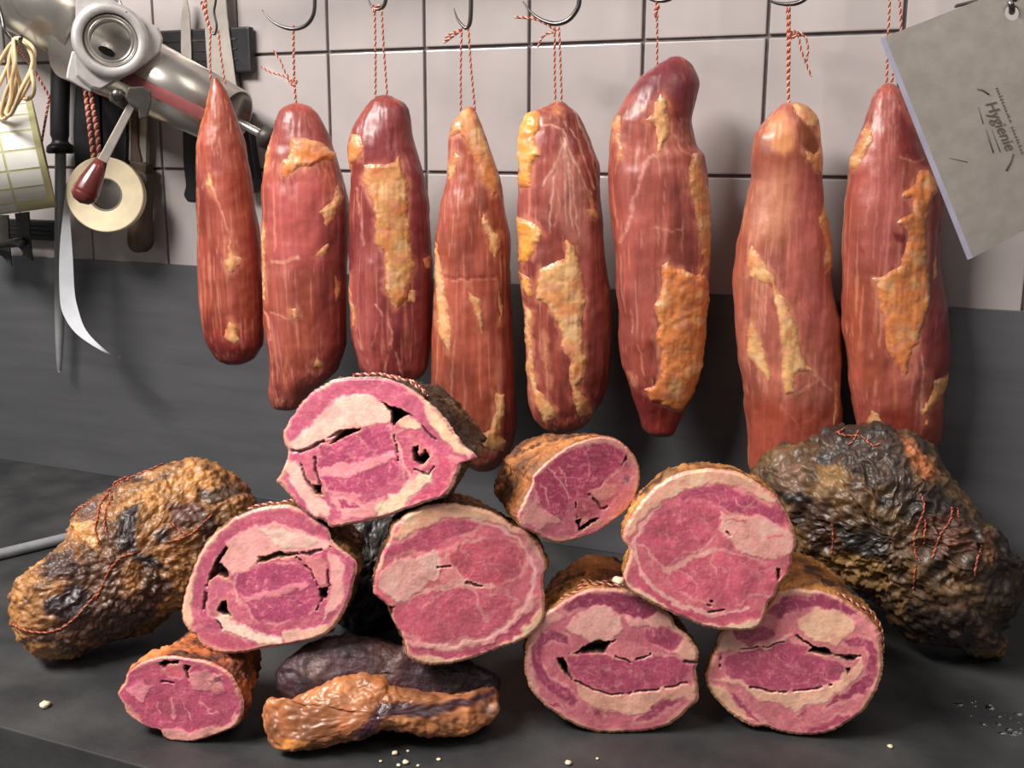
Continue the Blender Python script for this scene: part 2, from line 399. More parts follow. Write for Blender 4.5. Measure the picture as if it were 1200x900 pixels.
    for s_ in strokes:
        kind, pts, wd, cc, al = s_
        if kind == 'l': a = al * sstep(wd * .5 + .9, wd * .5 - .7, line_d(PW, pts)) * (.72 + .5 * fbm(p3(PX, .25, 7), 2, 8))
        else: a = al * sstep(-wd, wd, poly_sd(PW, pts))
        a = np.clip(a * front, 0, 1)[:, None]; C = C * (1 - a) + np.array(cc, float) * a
    # generic fat streaks round the back, where the picture does not show them
    a = (sstep(.22, .36, fbm(q * np.array([24, 24, 9]), 3, seed + 80)) * sstep(.0, -.4, np.sin(u)))[:, None]; C = C * (1 - a) + np.array(FATC['c']) * a
    root_p = on_plane(xc[mid], yd[-1], P0, NH)
    root = thing(name, label, 'smoked meat', root_p, 'smoked loins hung from the hooks')
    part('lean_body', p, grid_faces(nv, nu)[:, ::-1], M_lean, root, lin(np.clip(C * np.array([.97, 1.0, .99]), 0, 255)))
    # fat patches: thin raised shells following the body
    for pi, pt in enumerate(patches):
        ty, poly = pt[0], np.array(pt[1], float); th = pt[2] if len(pt) > 2 else .0022
        ylo, yhi = poly[:, 1].min() - 4, poly[:, 1].max() + 4
        ylo = max(ylo, yd[0] + .5); yhi = min(yhi, yd[-1] - .5)
        ny = int((yhi - ylo) / .85) + 2; ys = np.linspace(ylo, yhi, ny)
        xcy = np.interp(ys, yd, xc); hwy = np.interp(ys, yd, hw)
        s0 = np.clip((poly[:, 0].min() - 4 - xcy) / hwy, -1, 1).min(); s1 = np.clip((poly[:, 0].max() + 4 - xcy) / hwy, -1, 1).max()
        ua, ub = np.arccos(s1), np.arccos(s0)
        if s1 > .985: ua = -.35
        if s0 < -.985: ub = np.pi + .35
        nuu = int((ub - ua) * hwy.max() / .85) + 3
        us = np.linspace(ua, ub, nuu); UU, YY = np.meshgrid(us, ys); uf = UU.ravel(); yf = YY.ravel()
        pp, nn, XX, qq = surf(np.clip(uf, -.5, 4), yf)
        Q = np.column_stack([XX, yf]); wv = np.column_stack([fbm(p3(Q, .16, pi), 3, seed + 3), fbm(p3(Q, .16, pi + 40), 3, seed + 4)]) * 2.3
        sd = poly_sd(Q + wv, poly)
        sd = sd - np.where(uf < 0, -uf, np.where(uf > np.pi, uf - np.pi, 0)) * hwy.mean() * .8
        lump = 1 - worley(np.column_stack([Q * .075 + wv * .10, np.full(len(Q), pi)]), seed + 6)
        h = th * .75 * sstep(-1.2, 6, sd) * (.7 + .45 * lump + .22 * fbm(p3(Q, .13, 9), 2, seed + 7)) - .0007 * sstep(1.5, -1.5, sd)
        base_c = np.array(FATC[ty], float); f1 = fbm(p3(Q, .07, 2 + pi), 3, seed + 8); f2 = fbm(p3(Q, .33, 5), 3, seed + 9)
        Cc = base_c * (1 + .10 * f2)[:, None]
        k = sstep(.05, .55, f1)[:, None]; Cc = Cc * (1 - .6 * k) + np.array([208, 118, 70]) * .6 * k
        k = sstep(-.05, -.5, f1)[:, None]; Cc = Cc * (1 - .6 * k) + np.array([234, 196, 146]) * .6 * k
        k = (.5 * sstep(.15, .5, fbm(p3(Q, .12, 31 + pi), 3, seed + 95)))[:, None]; Cc = Cc * (1 - k) + np.array([214, 140, 120]) * k
        k = sstep(4.0, -1.2, sd + 2.5 * f2)[:, None]; Cc = Cc * (1 - .75 * k) + (b0 * .5 + np.array([206, 130, 92]) * .5) * .75 * k
        Fq = grid_faces(ny, nuu, closed=False); keep = (sd[Fq] > -1.3).all(1); Fq = Fq[keep][:, ::-1]
        if len(Fq) < 4: continue
        used, inv = np.unique(Fq, return_inverse=True)
        part('fat_patch', (pp + nn * h[:, None])[used], inv.reshape(-1, 4), M_fat, root, lin(np.clip(Cc[used], 0, 255)))
    for cpts, cr in cords:
        pth = px_path(cpts, Yd, 30)
        # last centimetres lie on the front of the meat
        yy = np.array(catmull(np.array(cpts, float), 30, False))[:, 1] if len(cpts) > 2 else np.array(cpts, float)[:, 1]
        cord('string', pth, cr, root)
    return root
SL = (232, 164, 140)
def YD(i): return -.176 + .104 * (i - 1) / 7.0
RC = .0013
hanging(1, [(91,250,254),(98,248,260),(107,245,266),(120,242,272),(135,239,278),(150,234,281),(167,230,286),(192,229,291),(217,230,296),(240,231,299),(260,232,302),(292,232,306),(317,232,307),(345,234,308),(375,236,309),(395,240,310),(405,244,309.5),(415,249,303),(422,255,297),(427,268,284)],
  YD(1), (150, 46, 40),
  [('c', [(275,272),(281,295),(289,301),(285,312),(280,318),(274,315),(270,305),(274,295)], .0018), ('c', [(276,371),(285,380),(284,387),(287,396),(280,400),(267,390),(271,380)], .0018), ('c', [(249,200),(254,205),(257,220),(259,230),(252,220),(246,217),(247,205)], .0012)],
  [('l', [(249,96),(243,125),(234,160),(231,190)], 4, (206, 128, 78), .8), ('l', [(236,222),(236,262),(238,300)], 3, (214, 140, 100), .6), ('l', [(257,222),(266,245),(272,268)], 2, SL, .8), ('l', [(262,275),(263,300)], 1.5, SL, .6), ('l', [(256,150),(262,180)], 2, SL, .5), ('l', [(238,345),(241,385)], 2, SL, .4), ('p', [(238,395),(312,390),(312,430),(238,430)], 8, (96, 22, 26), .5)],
  [([(247,36),(246,60),(247,94)], RC), ([(256,36),(259,66),(264,98)], RC), ([(236,2),(240,14),(244,28),(249,38)], RC * 1.5), ([(241,0),(242,16),(246,34)], RC * 1.3)],
  'narrow pointed smoked loin in front of the steel barrel end')
hanging(2, [(120.5,344,352),(124,335,364),(130,327,371),(142,322,378),(157,319,385),(172,315,390),(192,311,397),(207,309,403),(220,306.5,406),(245,308,408),(267,308,409),(300,307,408),(330,307,406),(355,308,406),(375,310,406),(402,313,406),(420,315,401),(435,317,395),(448,316,380),(458,315,366),(468,316,358),(476,319,352),(480,326,346)],
  YD(2), (168, 62, 58),
  [('o', [(345,162),(360,160),(380,167),(395,180),(392,190),(384,187),(370,194),(355,197),(342,207),(334,202),(337,190),(345,180)], .0035), ('t', [(318,155),(317,167),(320,180),(318,195),(310,206),(311,185),(315,162)]), ('c', [(400,212),(404,230),(397,250),(390,265),(385,260),(384,250),(379,247),(392,235)]), ('c', [(380,290),(390,280),(392,287),(385,297),(375,298)], .0015), ('c', [(312,260),(317,270),(316,305),(316,350),(310,350),(309,300),(309,280)], .0015), ('c', [(346,355),(355,355),(357,367),(350,371)], .0012), ('c', [(377,410),(384,420),(380,427),(372,425)], .0012), ('c', [(395,317),(404,330),(400,345),(395,355),(396,335)], .0012), ('c', [(334,463),(337,466),(333,471),(331,468)], .001)],
  [('p', [(320,140),(350,118),(384,150),(388,175),(330,185)], 10, (128, 44, 48), .55), ('p', [(320,215),(380,205),(392,270),(385,310),(322,300)], 9, (196, 88, 88), .55), ('l', [(325,303),(335,304),(345,301),(357,298)], 4, SL, .85), ('l', [(312,360),(320,372),(322,385),(321,395)], 3, SL, .8), ('l', [(322,362),(345,368)], 2, SL, .7), ('l', [(347,205),(349,228)], 2, (120, 40, 45), .6), ('l', [(338,205),(344,225)], 2, (120, 40, 45), .5), ('l', [(327,220),(329,290)], 2, SL, .5), ('l', [(342,400),(338,450)], 2.5, (214, 128, 80), .7), ('l', [(325,390),(322,440)], 3, (214, 128, 80), .6), ('p', [(380,250),(410,230),(410,440),(385,450)], 8, (112, 34, 36), .5)],  # last polygon: shade of the right flank painted into the lean colour
  [([(344,30),(344,60),(345,95),(347,124)], RC * 1.15), ([(344,97),(332,89),(318,85),(306,78)], RC * .9), ([(343,96),(334,84),(328,70),(319,58)], RC * .9), ([(339,96),(343,92),(348,96),(343,100),(339,96)], RC)],
  'smoked loin with an arched orange fat fold, hung beside the pointed one')
hanging(3, [(111.5,446,455),(115,439,463),(120,433,472),(127,427,478),(140,419,481),(155,412,483),(172,408,487),(185,408,491),(205,411,497),(230,410,502),(280,410,505),(310,409,507),(342,409,507),(385,411,506),(405,414,505),(417,417,504),(430,420,502),(438,425,498),(444,433,492),(447,448,480)],
  YD(3), (140, 42, 46),
  [('o', [(412,157),(425,160),(430,172),(427,182),(417,192),(412,202),(409,197),(409,175)], .003), ('t', [(430,192),(450,192),(465,190),(472,181),(475,197),(482,215),(482,235),(481,255),(485,275),(486,300),(489,308),(485,325),(479,347),(466,357),(459,342),(454,335),(456,305),(454,292),(445,285),(442,272),(444,255),(440,235),(427,212)], .0028), ('c', [(410,305),(412,330),(417,352),(420,380),(415,380),(411,355),(409,330)], .0015), ('c', [(497,300),(505,297),(506,312),(500,314)], .0015), ('c', [(481,335),(490,337),(490,350),(480,349)], .0012)],
  [('p', [(415,150),(450,108),(484,140),(484,180),(440,190)], 10, (124, 46, 54), .6), ('l', [(421,220),(426,250),(428,285)], 3, SL, .6), ('l', [(443,352),(450,360),(452,366)], 2, SL, .8), ('l', [(458,368),(463,382),(461,398)], 2.5, SL, .7), ('l', [(447,375),(440,400)], 1.5, SL, .5), ('l', [(458,410),(452,432)], 2, SL, .6), ('l', [(468,408),(474,440)], 2, SL, .6), ('l', [(424,395),(428,405)], 3, SL, .6), ('p', [(484,140),(510,190),(512,440),(488,440),(488,260)], 8, (108, 30, 36), .6)],  # last polygon darkens the right side, painted shade
  [([(439,8),(440,60),(440,116)], RC), ([(447,8),(450,60),(454,116)], RC), ([(437,6),(438,14),(442,8),(446,6)], RC * 1.3)],
  'dark red smoked loin with one long tan fat strip down its middle')
hanging(4, [(125,547,554),(131,541,559),(144,530,564),(160,526,570),(175,526,575),(190,525,580),(207,524,585),(235,518,591),(275,512,597),(320,508.5,599),(360,507,600),(400,506,601),(447,505,603),(485,507,606),(500,511,607),(515,517,603),(528,527,598),(540,538,591),(548,550,583),(552,560,574)],
  YD(4), (170, 64, 50),
  [('t', [(540,130),(550,125),(560,135),(565,150),(572,170),(579,187),(584,207),(583,225),(577,230),(572,220),(566,210),(562,197),(557,187),(552,175),(540,157),(532,160),(526,161),(529,145)], .0028), ('t', [(532,177),(540,182),(539,190),(530,210),(524,212),(525,195)], .002), ('c', [(566,250),(570,250),(575,262),(587,275),(587,290),(581,300),(575,290),(570,270),(565,260)]), ('c', [(512,275),(517,295),(520,317),(521,321),(527,365),(531,390),(527,410),(521,395),(514,390),(510,347),(508,320),(511,295)], .0018), ('c', [(550,330),(555,342),(566,347),(567,370),(570,392),(562,382),(557,360),(551,347)], .0015), ('c', [(585,330),(591,355),(590,377),(586,375)], .0012), ('c', [(581,452),(592,457),(590,480),(585,502),(594,510),(590,525),(580,522),(565,517),(557,500),(575,495),(580,472)], .002)],
  [('l', [(521,321),(550,321),(582,319)], 3, (120, 36, 34), .8), ('l', [(521,325),(550,326),(582,323)], 2, (232, 150, 130), .9), ('p', [(522,326),(582,325),(585,420),(530,420)], 8, (192, 92, 76), .5), ('l', [(534,395),(531,430),(530,460)], 2, SL, .5), ('l', [(582,320),(583,380),(582,450)], 2, (206, 120, 90), .5), ('l', [(541,205),(538,255)], 2, SL, .4), ('p', [(592,330),(612,330),(612,556),(560,556),(585,520)], 6, (112, 32, 30), .55), ('l', [(594,480),(592,505)], 3, (120, 30, 30), .7)],  # large dark polygon: right edge is painted shade, lower tip partly smoked
  [([(541,33),(540,80),(540,132)], RC), ([(549,33),(552,80),(557,132)], RC), ([(541,35),(531,42),(520,50)], RC * 1.3), ([(541,34),(530,39),(522,44)], RC)],
  'slim smoked loin with a tan fat cap and a straight seam across its middle')
hanging(5, [(119,649,661),(124,638,668),(130,623,674),(138,615,680),(150,611,686),(168,608,693),(190,608,701),(225,607,703),(260,607,706),(300,608,709),(320,609,711),(347,612,716),(410,615,716),(440,617,713),(460,619,709),(475,621,702),(490,626,692),(500,634,682),(505,645,672)],
  YD(5), (156, 56, 52),
  [('y', [(618,130),(632,132),(633,140),(632,150),(626,160),(629,170),(634,178),(634,182),(628,184),(624,192),(622,204),(622,218),(608,220),(605,214),(608,200),(605,184),(605,166),(610,144)], .0045), ('y', [(606,252),(620,256),(630,262),(635,272),(627,285),(624,297),(616,307),(607,307)], .0035), ('c', [(660,277),(670,282),(677,300),(680,322),(685,347),(680,372),(680,397),(686,415),(684,435),(675,445),(689,465),(697,485),(678,484),(670,465),(665,440),(666,415),(655,400),(657,387),(650,370),(640,352),(627,347),(630,325),(630,312),(645,305),(660,300)], .003), ('y', [(608,315),(620,322),(625,340),(620,347),(612,337)], .003), ('c', [(613,355),(622,360),(621,385),(625,425),(630,450),(642,462),(652,475),(651,482),(637,490),(627,470),(617,440),(614,397)], .002), ('c', [(636,385),(640,395),(641,422),(644,445),(640,435),(637,415)], .0012), ('t', [(682,220),(692,230),(700,250),(699,257),(690,252),(684,245),(690,242)], .0015), ('t', [(650,124),(659,130),(655,137),(649,132)], .0015)],
  [('p', [(660,163),(680,195),(690,230),(688,290),(660,275),(636,215)], 6, (206, 132, 118), .55)] +
  [('l', pl, 1.8, (236, 188, 172), .75) for pl in ([(660,163),(652,188),(634,218)], [(660,163),(660,200),(662,260)], [(660,163),(668,210),(676,272)], [(660,163),(676,200),(690,228)], [(660,163),(664,205),(669,266)], [(651,195),(645,235),(643,270)], [(672,130),(690,175),(698,215)], [(668,150),(683,185),(694,220)])] +
  [('l', [(632,147),(645,146),(652,149),(660,152)], 2.2, SL, .9), ('l', [(660,152),(663,165)], 2, SL, .8), ('p', [(632,150),(658,153),(640,185),(628,185)], 4, (132, 44, 48), .5), ('p', [(690,300),(720,300),(720,480),(696,480),(688,420)], 6, (104, 32, 28), .5), ('l', [(650,215),(655,240),(648,262)], 1.8, SL, .6)],  # dark polygon at the right: side away from the lamp, shaded in colour
  [([(650,32),(650,80),(651,122)], RC), ([(655,32),(657,80),(659,140)], RC), ([(652,36),(640,28),(626,22),(603,20)], RC * 1.2), ([(650,38),(640,40),(634,46),(630,55)], RC)],
  'smoked loin with bright yellow fat lumps along one edge and a fanned membrane')
hanging(6, [(66,788,797),(70,778,805),(75,770,811),(88,752,818),(97,745,820),(110,735,817),(122,728,814),(140,718,810),(155,716.5,812),(172,715,815),(180,714.5,824),(204,713,828),(236,713.6,831),(262,716,832),(292,720,832),(330,722,831),(367,724,828),(392,725,826),(430,730,822),(455,737,815),(477,744,804),(492,749,797),(502,753,794),(508,758,790),(511,766,784)],
  YD(6), (160, 60, 56),
  [('o', [(777,302),(785,310),(797,312),(810,320),(820,315),(828,330),(831,350),(828,362),(827,392),(824,420),(819,442),(809,465),(795,480),(782,477),(770,467),(760,465),(752,452),(762,445),(770,430),(770,405),(764,390),(767,375),(762,352),(770,337),(771,307)], .0038), ('t', [(810,178),(816,178),(817,196),(824,212),(832,226),(831,250),(834,280),(831,305),(820,317),(812,320),(819,305),(817,287),(806,236),(802,216),(803,196),(806,184)], .0025), ('c', [(770,110),(776,118),(777,130),(782,144),(782,158),(774,168),(772,178),(766,182),(765,164),(763,148),(752,142),(758,134),(762,134),(764,122)], .002), ('c', [(719,136),(725.6,137),(725,148),(723,158),(727,172),(727,182),(724,186),(722,172),(718,156),(716,146)], .0015), ('c', [(737,434),(740,437),(742,450),(739,451)], .001)],
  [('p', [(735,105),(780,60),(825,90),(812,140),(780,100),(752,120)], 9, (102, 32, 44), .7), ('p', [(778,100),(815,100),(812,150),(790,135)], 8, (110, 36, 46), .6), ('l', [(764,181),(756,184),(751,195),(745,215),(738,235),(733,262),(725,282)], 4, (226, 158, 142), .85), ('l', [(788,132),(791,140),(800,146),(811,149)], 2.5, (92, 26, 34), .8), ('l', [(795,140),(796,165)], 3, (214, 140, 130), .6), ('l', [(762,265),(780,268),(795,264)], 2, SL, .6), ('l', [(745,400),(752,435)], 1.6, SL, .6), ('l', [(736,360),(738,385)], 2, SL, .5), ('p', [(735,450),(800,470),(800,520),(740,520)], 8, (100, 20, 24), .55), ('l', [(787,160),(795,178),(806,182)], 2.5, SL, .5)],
  [([(769,-2),(770,25),(770,72),(769,100)], RC), ([(769,2),(771,8),(768,14),(770,20)], RC * 1.7)],
  'large smoked loin with dark bent top and broad orange fat slab')
hanging(7, [(120.5,921,934),(124,915,944),(130,907,951),(142,897,959),(157,886,962),(182,881,965),(210,879,963),(245,872,967),(262,868,971),(290,863,972),(320,860,974),(345,860,978),(375,861,984),(417,866,987),(455,871,985),(490,876,985),(520,877,983),(545,877,976),(558,882,966),(565,892,950)],
  YD(7), (186, 82, 72),
  [('t', [(927,121),(942,123),(954,131),(960,142),(950,150),(940,148),(932,140),(927,135)], .002), ('c', [(954,147),(959,145),(960,162),(962,182),(960,205),(950,200),(937,187),(935,177),(947,181),(954,172)], .0018), ('c', [(875,285),(882,295),(896,317),(902,332),(910,347),(917,362),(925,382),(926,400),(937,420),(945,430),(932,427),(922,430),(920,452),(911,455),(907,442),(906,415),(904,385),(899,355),(895,330),(885,327),(872,320),(870,295)], .002), ('c', [(874,371),(880,385),(887,405),(895,437),(894,442),(882,427),(872,415),(870,385)], .002), ('t', [(962,235),(970,255),(974,290),(976,315),(960,320),(957,305),(960,280),(955,265),(952,252),(958,247)], .003), ('c', [(971,437),(977,445),(975,470),(971,492),(967,492),(969,460)], .0012)],
  [('p', [(900,140),(915,130),(922,147),(924,172),(912,184),(900,175),(894,160)], 6, (226, 146, 96), .85), ('p', [(930,140),(940,148),(950,158),(953,172),(947,181),(938,178),(930,165)], 3, (122, 62, 34), .9), ('p', [(882,210),(925,195),(930,250),(900,290),(870,270)], 16, (226, 150, 118), .6), ('p', [(925,190),(958,210),(965,300),(960,400),(930,380),(915,300)], 12, (196, 92, 90), .5), ('l', [(922,452),(935,445),(948,437)], 2.2, SL, .8), ('l', [(907,465),(912,475),(925,487),(938,483),(952,470)], 2, SL, .75), ('l', [(911,455),(906,472)], 2, SL, .7), ('l', [(945,430),(955,440),(965,450)], 3, SL, .7), ('l', [(918,522),(916,495),(910,475)], 1.8, SL, .6), ('l', [(925,490),(935,512)], 2, SL, .5), ('l', [(972,318),(979,348),(983,385),(985,420)], 5, (84, 58, 34), .8), ('l', [(880,327),(880,345)], 2.5, (230, 180, 130), .6), ('l', [(886,328),(888,350)], 2, (230, 180, 130), .5), ('l', [(925,128),(926,145),(930,165)], 3, (150, 70, 46), .7), ('p', [(872,460),(985,470),(985,570),(872,570)], 14, (158, 58, 40), .55)],
  [([(925,3),(925,60),(924,105),(925,126)], RC * 1.2), ([(922,3),(923,40),(923,90),(924,124)], RC * .9), ([(927,42),(936,38),(944,44),(947,58),(945,72)], RC * .9), ([(936,40),(938,55),(943,70),(951,90)], RC * .9), ([(924,38),(930,36),(932,42),(926,45)], RC * 1.2)],
  'pale pink smoked loin with a yellow glossy top pocket and zigzag fat strips')
hanging(8, [(98,1036,1046),(103,1030,1053),(115,1022,1061),(132,1017,1068),(150,1011,1075),(175,1001,1085),(190,997,1091),(210,996.5,1100),(240,992,1105),(277,989,1101),(310,988,1101),(337,988,1103),(357,988,1107),(390,990,1110),(420,994,1110),(440,995,1108),(462,998,1104),(490,1002,1103),(512,1006,1101),(528,1014,1092),(536,1028,1080)],
  YD(8), (164, 64, 58),
  [('t', [(1012,150),(1019,150),(1017,165),(1010,180),(1002,197),(996,200),(995,185),(1002,172)], .0022), ('o', [(1064,200),(1078,198),(1088,214),(1088,222),(1080,230),(1074,248),(1072,276),(1074,316),(1078,330),(1072,358),(1065,382),(1060,397),(1052,407),(1050,427),(1045,435),(1040,420),(1027,407),(1025,392),(1022,375),(1015,328),(1010,322),(1022,318),(1040,306),(1046,288),(1050,276),(1048,268),(1034,258),(1048,248),(1054,246),(1054,230),(1042,232),(1046,222),(1058,216)], .0026), ('c', [(1084,292),(1088,300),(1087,320),(1083,328),(1082,308)], .0015), ('t', [(1090,435),(1107,435),(1109,442),(1102,455),(1092,462),(1080,470),(1067,480),(1065,472),(1075,460),(1082,450),(1080,440)], .002), ('c', [(1070,482),(1076,484),(1075,490),(1067,490)], .0012), ('t', [(1012,475),(1020,477),(1024,490),(1007,492)], .0015)],
  [('l', pl, 1.6, (228, 160, 146), .7) for pl in ([(1030,110),(1022,160),(1012,230)], [(1037,110),(1030,180),(1022,290)], [(1036,150),(1030,250),(1026,310)], [(1014,190),(1006,260)], [(1046,200),(1040,250)], [(1024,150),(1017,230),(1012,300)], [(1042,120),(1036,190),(1034,240)])] +
  [('p', [(1000,190),(1040,130),(1050,250),(1030,320),(1000,300)], 10, (190, 96, 92), .5), ('p', [(1044,130),(1090,190),(1100,210),(1064,190),(1044,180)], 6, (110, 28, 36), .7), ('p', [(1078,215),(1108,215),(1112,430),(1080,440),(1066,400),(1076,330)], 5, (116, 32, 38), .6), ('l', [(1065,408),(1067,430),(1065,460),(1064,475)], 2.2, (240, 190, 170), .9), ('l', [(1043,184),(1060,190),(1073,186)], 2, SL, .7), ('p', [(1034,270),(1046,274),(1044,282),(1036,280)], 2, (110, 30, 30), .8), ('p', [(1000,470),(1110,475),(1100,545),(1004,545)], 10, (110, 30, 26), .5), ('l', [(998,280),(1003,300)], 3, (140, 44, 44), .5), ('l', [(1020,345),(1018,400)], 2, SL, .5), ('l', [(1034,415),(1036,470)], 2.5, (210, 130, 90), .5)],  # tall dark polygon on the right flank is shade put into the colour
  [([(1043,-4),(1041,40),(1039,101)], RC), ([(1054,-4),(1056,36),(1050,70),(1044,102)], RC)],
  'smoked loin with parallel pale streaks, hung partly behind the cleaver')

# ------------------------------------------------------------------ boned rolled hams with a cut face
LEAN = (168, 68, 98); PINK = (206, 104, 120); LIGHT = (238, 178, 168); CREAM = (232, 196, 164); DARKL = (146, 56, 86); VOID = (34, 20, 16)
def TR(off, s, pts): return np.array(pts, float) / s + np.array(off, float)
def ham(name, label, off, s, outline, layers, dep, yaw, Ln, rind, base=PINK, tilt=0.0, lift=None, taper=.9, strings=(), cavd=.012, seed=0, big=1.0, group='cut rolled hams in the pile'):
    O = catmull(TR(off, s, outline), 420); c = O.mean(0)
    O = c + (O - c) * (1 + .012 * fbm(p3(O, .12, seed), 3, seed + 60) + .010 * fbm(p3(O, .5, seed), 2, seed + 61))[:, None]
    fw = NH * math.cos(yaw) + RH * math.sin(yaw)                  # direction the roll runs back
    fw = fw + UP * tilt; fw /= np.linalg.norm(fw)
    p0 = at_depth(c[0], c[1], dep)
    nr = 125; tt = np.linspace(0, 1, nr)[:, None, None] ** .85
    PXY = (c + tt * (O - c)[None]); sh = PXY.shape[:2]; Q = PXY.reshape(-1, 2)
    P = on_plane(Q[:, 0], Q[:, 1], p0, fw)
    trad = np.repeat(tt[:, 0, 0], sh[1])
    z = seed * 1.7
    wv = np.column_stack([fbm(p3(Q, .09, z), 3, seed + 1), fbm(p3(Q, .09, z + 30), 3, seed + 2)]) * 5.0 + np.column_stack([fbm(p3(Q, .4, z), 2, seed + 3), fbm(p3(Q, .4, z + 30), 2, seed + 4)]) * 1.2
    QW = Q + wv
    mpp = 1.0 / s
    C = np.tile(np.array(base, float), (len(Q), 1)); lean = np.full(len(Q), .8); dz = np.zeros(len(Q)); voidm = np.zeros(len(Q))
    for ly in layers:
        k = ly[0]
        if k == 'f':                                              # fat area
            a = sstep(-2.2, 2.2, poly_sd(QW, TR(off, s, ly[1]))); cc = ly[2]; a_ = a[:, None]; C = C * (1 - a_) + np.array(cc, float) * a_; lean = lean * (1 - a); dz += .0004 * a
        elif k == 'm':                                            # lean area
            sd = poly_sd(QW, TR(off, s, ly[1])); a = sstep(-1.6, 1.6, sd); cc = ly[2]; a_ = a[:, None]; C = C * (1 - a_) + np.array(cc, float) * a_; lean = lean * (1 - a) + a
            rv = .6 * sstep(3.0, .8, np.abs(sd + 1.2)) * sstep(-.35, .2, fbm(p3(Q, .06, z + 9), 2, seed + 68)); C = C * (1 - rv[:, None]) + np.array([238, 172, 162]) * rv[:, None]; lean = lean * (1 - rv)
        elif k == 's':                                            # pale seam
            a = .92 * sstep(ly[3] * mpp * .5 + 1.2, ly[3] * mpp * .5 - .8, line_d(QW, TR(off, s, ly[1]))); a_ = a[:, None]; C = C * (1 - a_) + np.array(ly[2], float) * a_; lean = lean * (1 - a)
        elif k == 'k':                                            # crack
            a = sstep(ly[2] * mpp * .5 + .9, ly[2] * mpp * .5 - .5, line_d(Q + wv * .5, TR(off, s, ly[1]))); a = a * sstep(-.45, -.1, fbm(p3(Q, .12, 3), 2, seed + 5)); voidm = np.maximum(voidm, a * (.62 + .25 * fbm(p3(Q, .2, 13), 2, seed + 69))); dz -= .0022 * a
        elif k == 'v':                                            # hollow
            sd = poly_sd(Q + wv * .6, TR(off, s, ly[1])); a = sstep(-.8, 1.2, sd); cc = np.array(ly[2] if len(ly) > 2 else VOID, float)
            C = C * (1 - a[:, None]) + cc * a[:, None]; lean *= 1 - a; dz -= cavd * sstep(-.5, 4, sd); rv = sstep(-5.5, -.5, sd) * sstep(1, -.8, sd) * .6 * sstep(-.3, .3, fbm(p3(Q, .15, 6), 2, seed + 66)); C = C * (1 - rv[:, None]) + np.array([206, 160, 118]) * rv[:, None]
    # marbling and mottling
    mr = ridge(p3(QW, .085, z + 5), 3, seed + 11); fr = ridge(p3(QW, .21, z + 8), 2, seed + 12)
    a = np.clip(sstep(.78, .92, mr) * .42 + sstep(.80, .95, fr) * .34 + .22 * sstep(.0, .5, fbm(p3(QW * np.array([1, 2.2]), .16, z + 3), 3, seed + 67)), 0, .65) * lean; C = C * (1 - a[:, None]) + np.array([232, 160, 158]) * a[:, None]
    mot = fbm(p3(QW, .05, z + 15), 3, seed + 13); mo2 = fbm(p3(Q, .3, z), 3, seed + 14)
    C = C * (1 + .14 * mot + .09 * mo2)[:, None]
    a = (sstep(.1, .5, fbm(p3(QW, .06, z + 25), 3, seed + 15)) * .3 * (1 - lean))[:, None]; C = C * (1 - a) + np.array([222, 140, 138]) * a
    C = (C * .95 + np.array([240, 184, 170]) * .05 * sstep(25, 120, C[:, 0])[:, None]) * np.array([1.07, 1.05, 1.05])
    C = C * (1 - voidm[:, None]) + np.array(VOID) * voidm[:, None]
    # fat under the rind, then the rind itself, both ragged
    ep = np.linalg.norm((O - c), axis=1).mean() * (1 - trad); rg2 = fbm(p3(QW, .05, z + 70), 3, seed + 65)
    a = (.6 * sstep(7.0 + 9 * rg2, 1.5 + 6 * rg2, ep) * (voidm < .3))[:, None]; C = C * (1 - a) + np.array([240, 194, 154]) * a
    rag = fbm(p3(Q, .11, z + 40), 3, seed + 16); edge_px = np.linalg.norm((O - c), axis=1).mean() * (1 - trad)
    a = .8 * sstep(1.6 + 2.2 * rag, -.2 + 1.0 * rag, edge_px)[:, None]; C = C * (1 - a) + np.array(rind[1], float) * a
    dz += .0005 * fbm(p3(Q, .07, z), 2, seed + 17) + .00012 * fbm(p3(Q, .5, z), 2, seed + 18)
    dz = dz * sstep(1.0, .96, trad) - .002 * sstep(.955, 1.0, trad)
    V = P - fw * dz[:, None]
    # rind swept back from the rim
    rim = on_plane(O[:, 0], O[:, 1], p0, fw); cen = rim.mean(0)
    nb = 84; ss = np.linspace(0, 1, nb)
    prof = np.interp(ss, [0, .02, .06, .2, .5, .8, .93, .985, 1], [1, 1.0, .995, .96, big * (.42 + .55 * taper), big * taper, big * taper * .82, big * taper * .48, 0.0])
    G_ = cen + (rim - cen)[None] * prof[:, None, None] + fw * (ss * Ln + .002)[:, None, None]
    Nn = grid_normals(G_); Nn *= np.sign(((G_ - cen - fw * Ln * .5) * Nn).sum(-1, keepdims=True).mean())
    g = G_.reshape(-1, 3); gn = Nn.reshape(-1, 3); sf = np.repeat(ss, G_.shape[1])
    q = g + z
    lump = 1 - worley(q * 105 + fbm(q * 60, 2, seed + 27)[:, None] * .5, seed + 20)
    d = (fbm(q * 30, 3, seed + 21) * .005 + (lump - .4) * .0048 + ridge(q * 95, 3, seed + 22) * .0040) * sstep(0, .06, sf) + .0008 * fbm(q * 300, 2, seed + 23)
    d = d - .0026 * sstep(0, .06, sf)
    g = g + gn * d[:, None] * .8
    f1 = fbm(q * 28, 4, seed + 24); f2 = fbm(q * 90, 3, seed + 25)
    Cr = np.tile(np.array(rind[1], float), (len(g), 1))
    k = sstep(-.05, .4, f1)[:, None]; Cr = Cr * (1 - k) + np.array(rind[0], float) * k
    k = sstep(.0, -.4, f1)[:, None]; Cr = Cr * (1 - k) + np.array(rind[2], float) * k
    Cr = Cr * (1 + .25 * f2)[:, None]
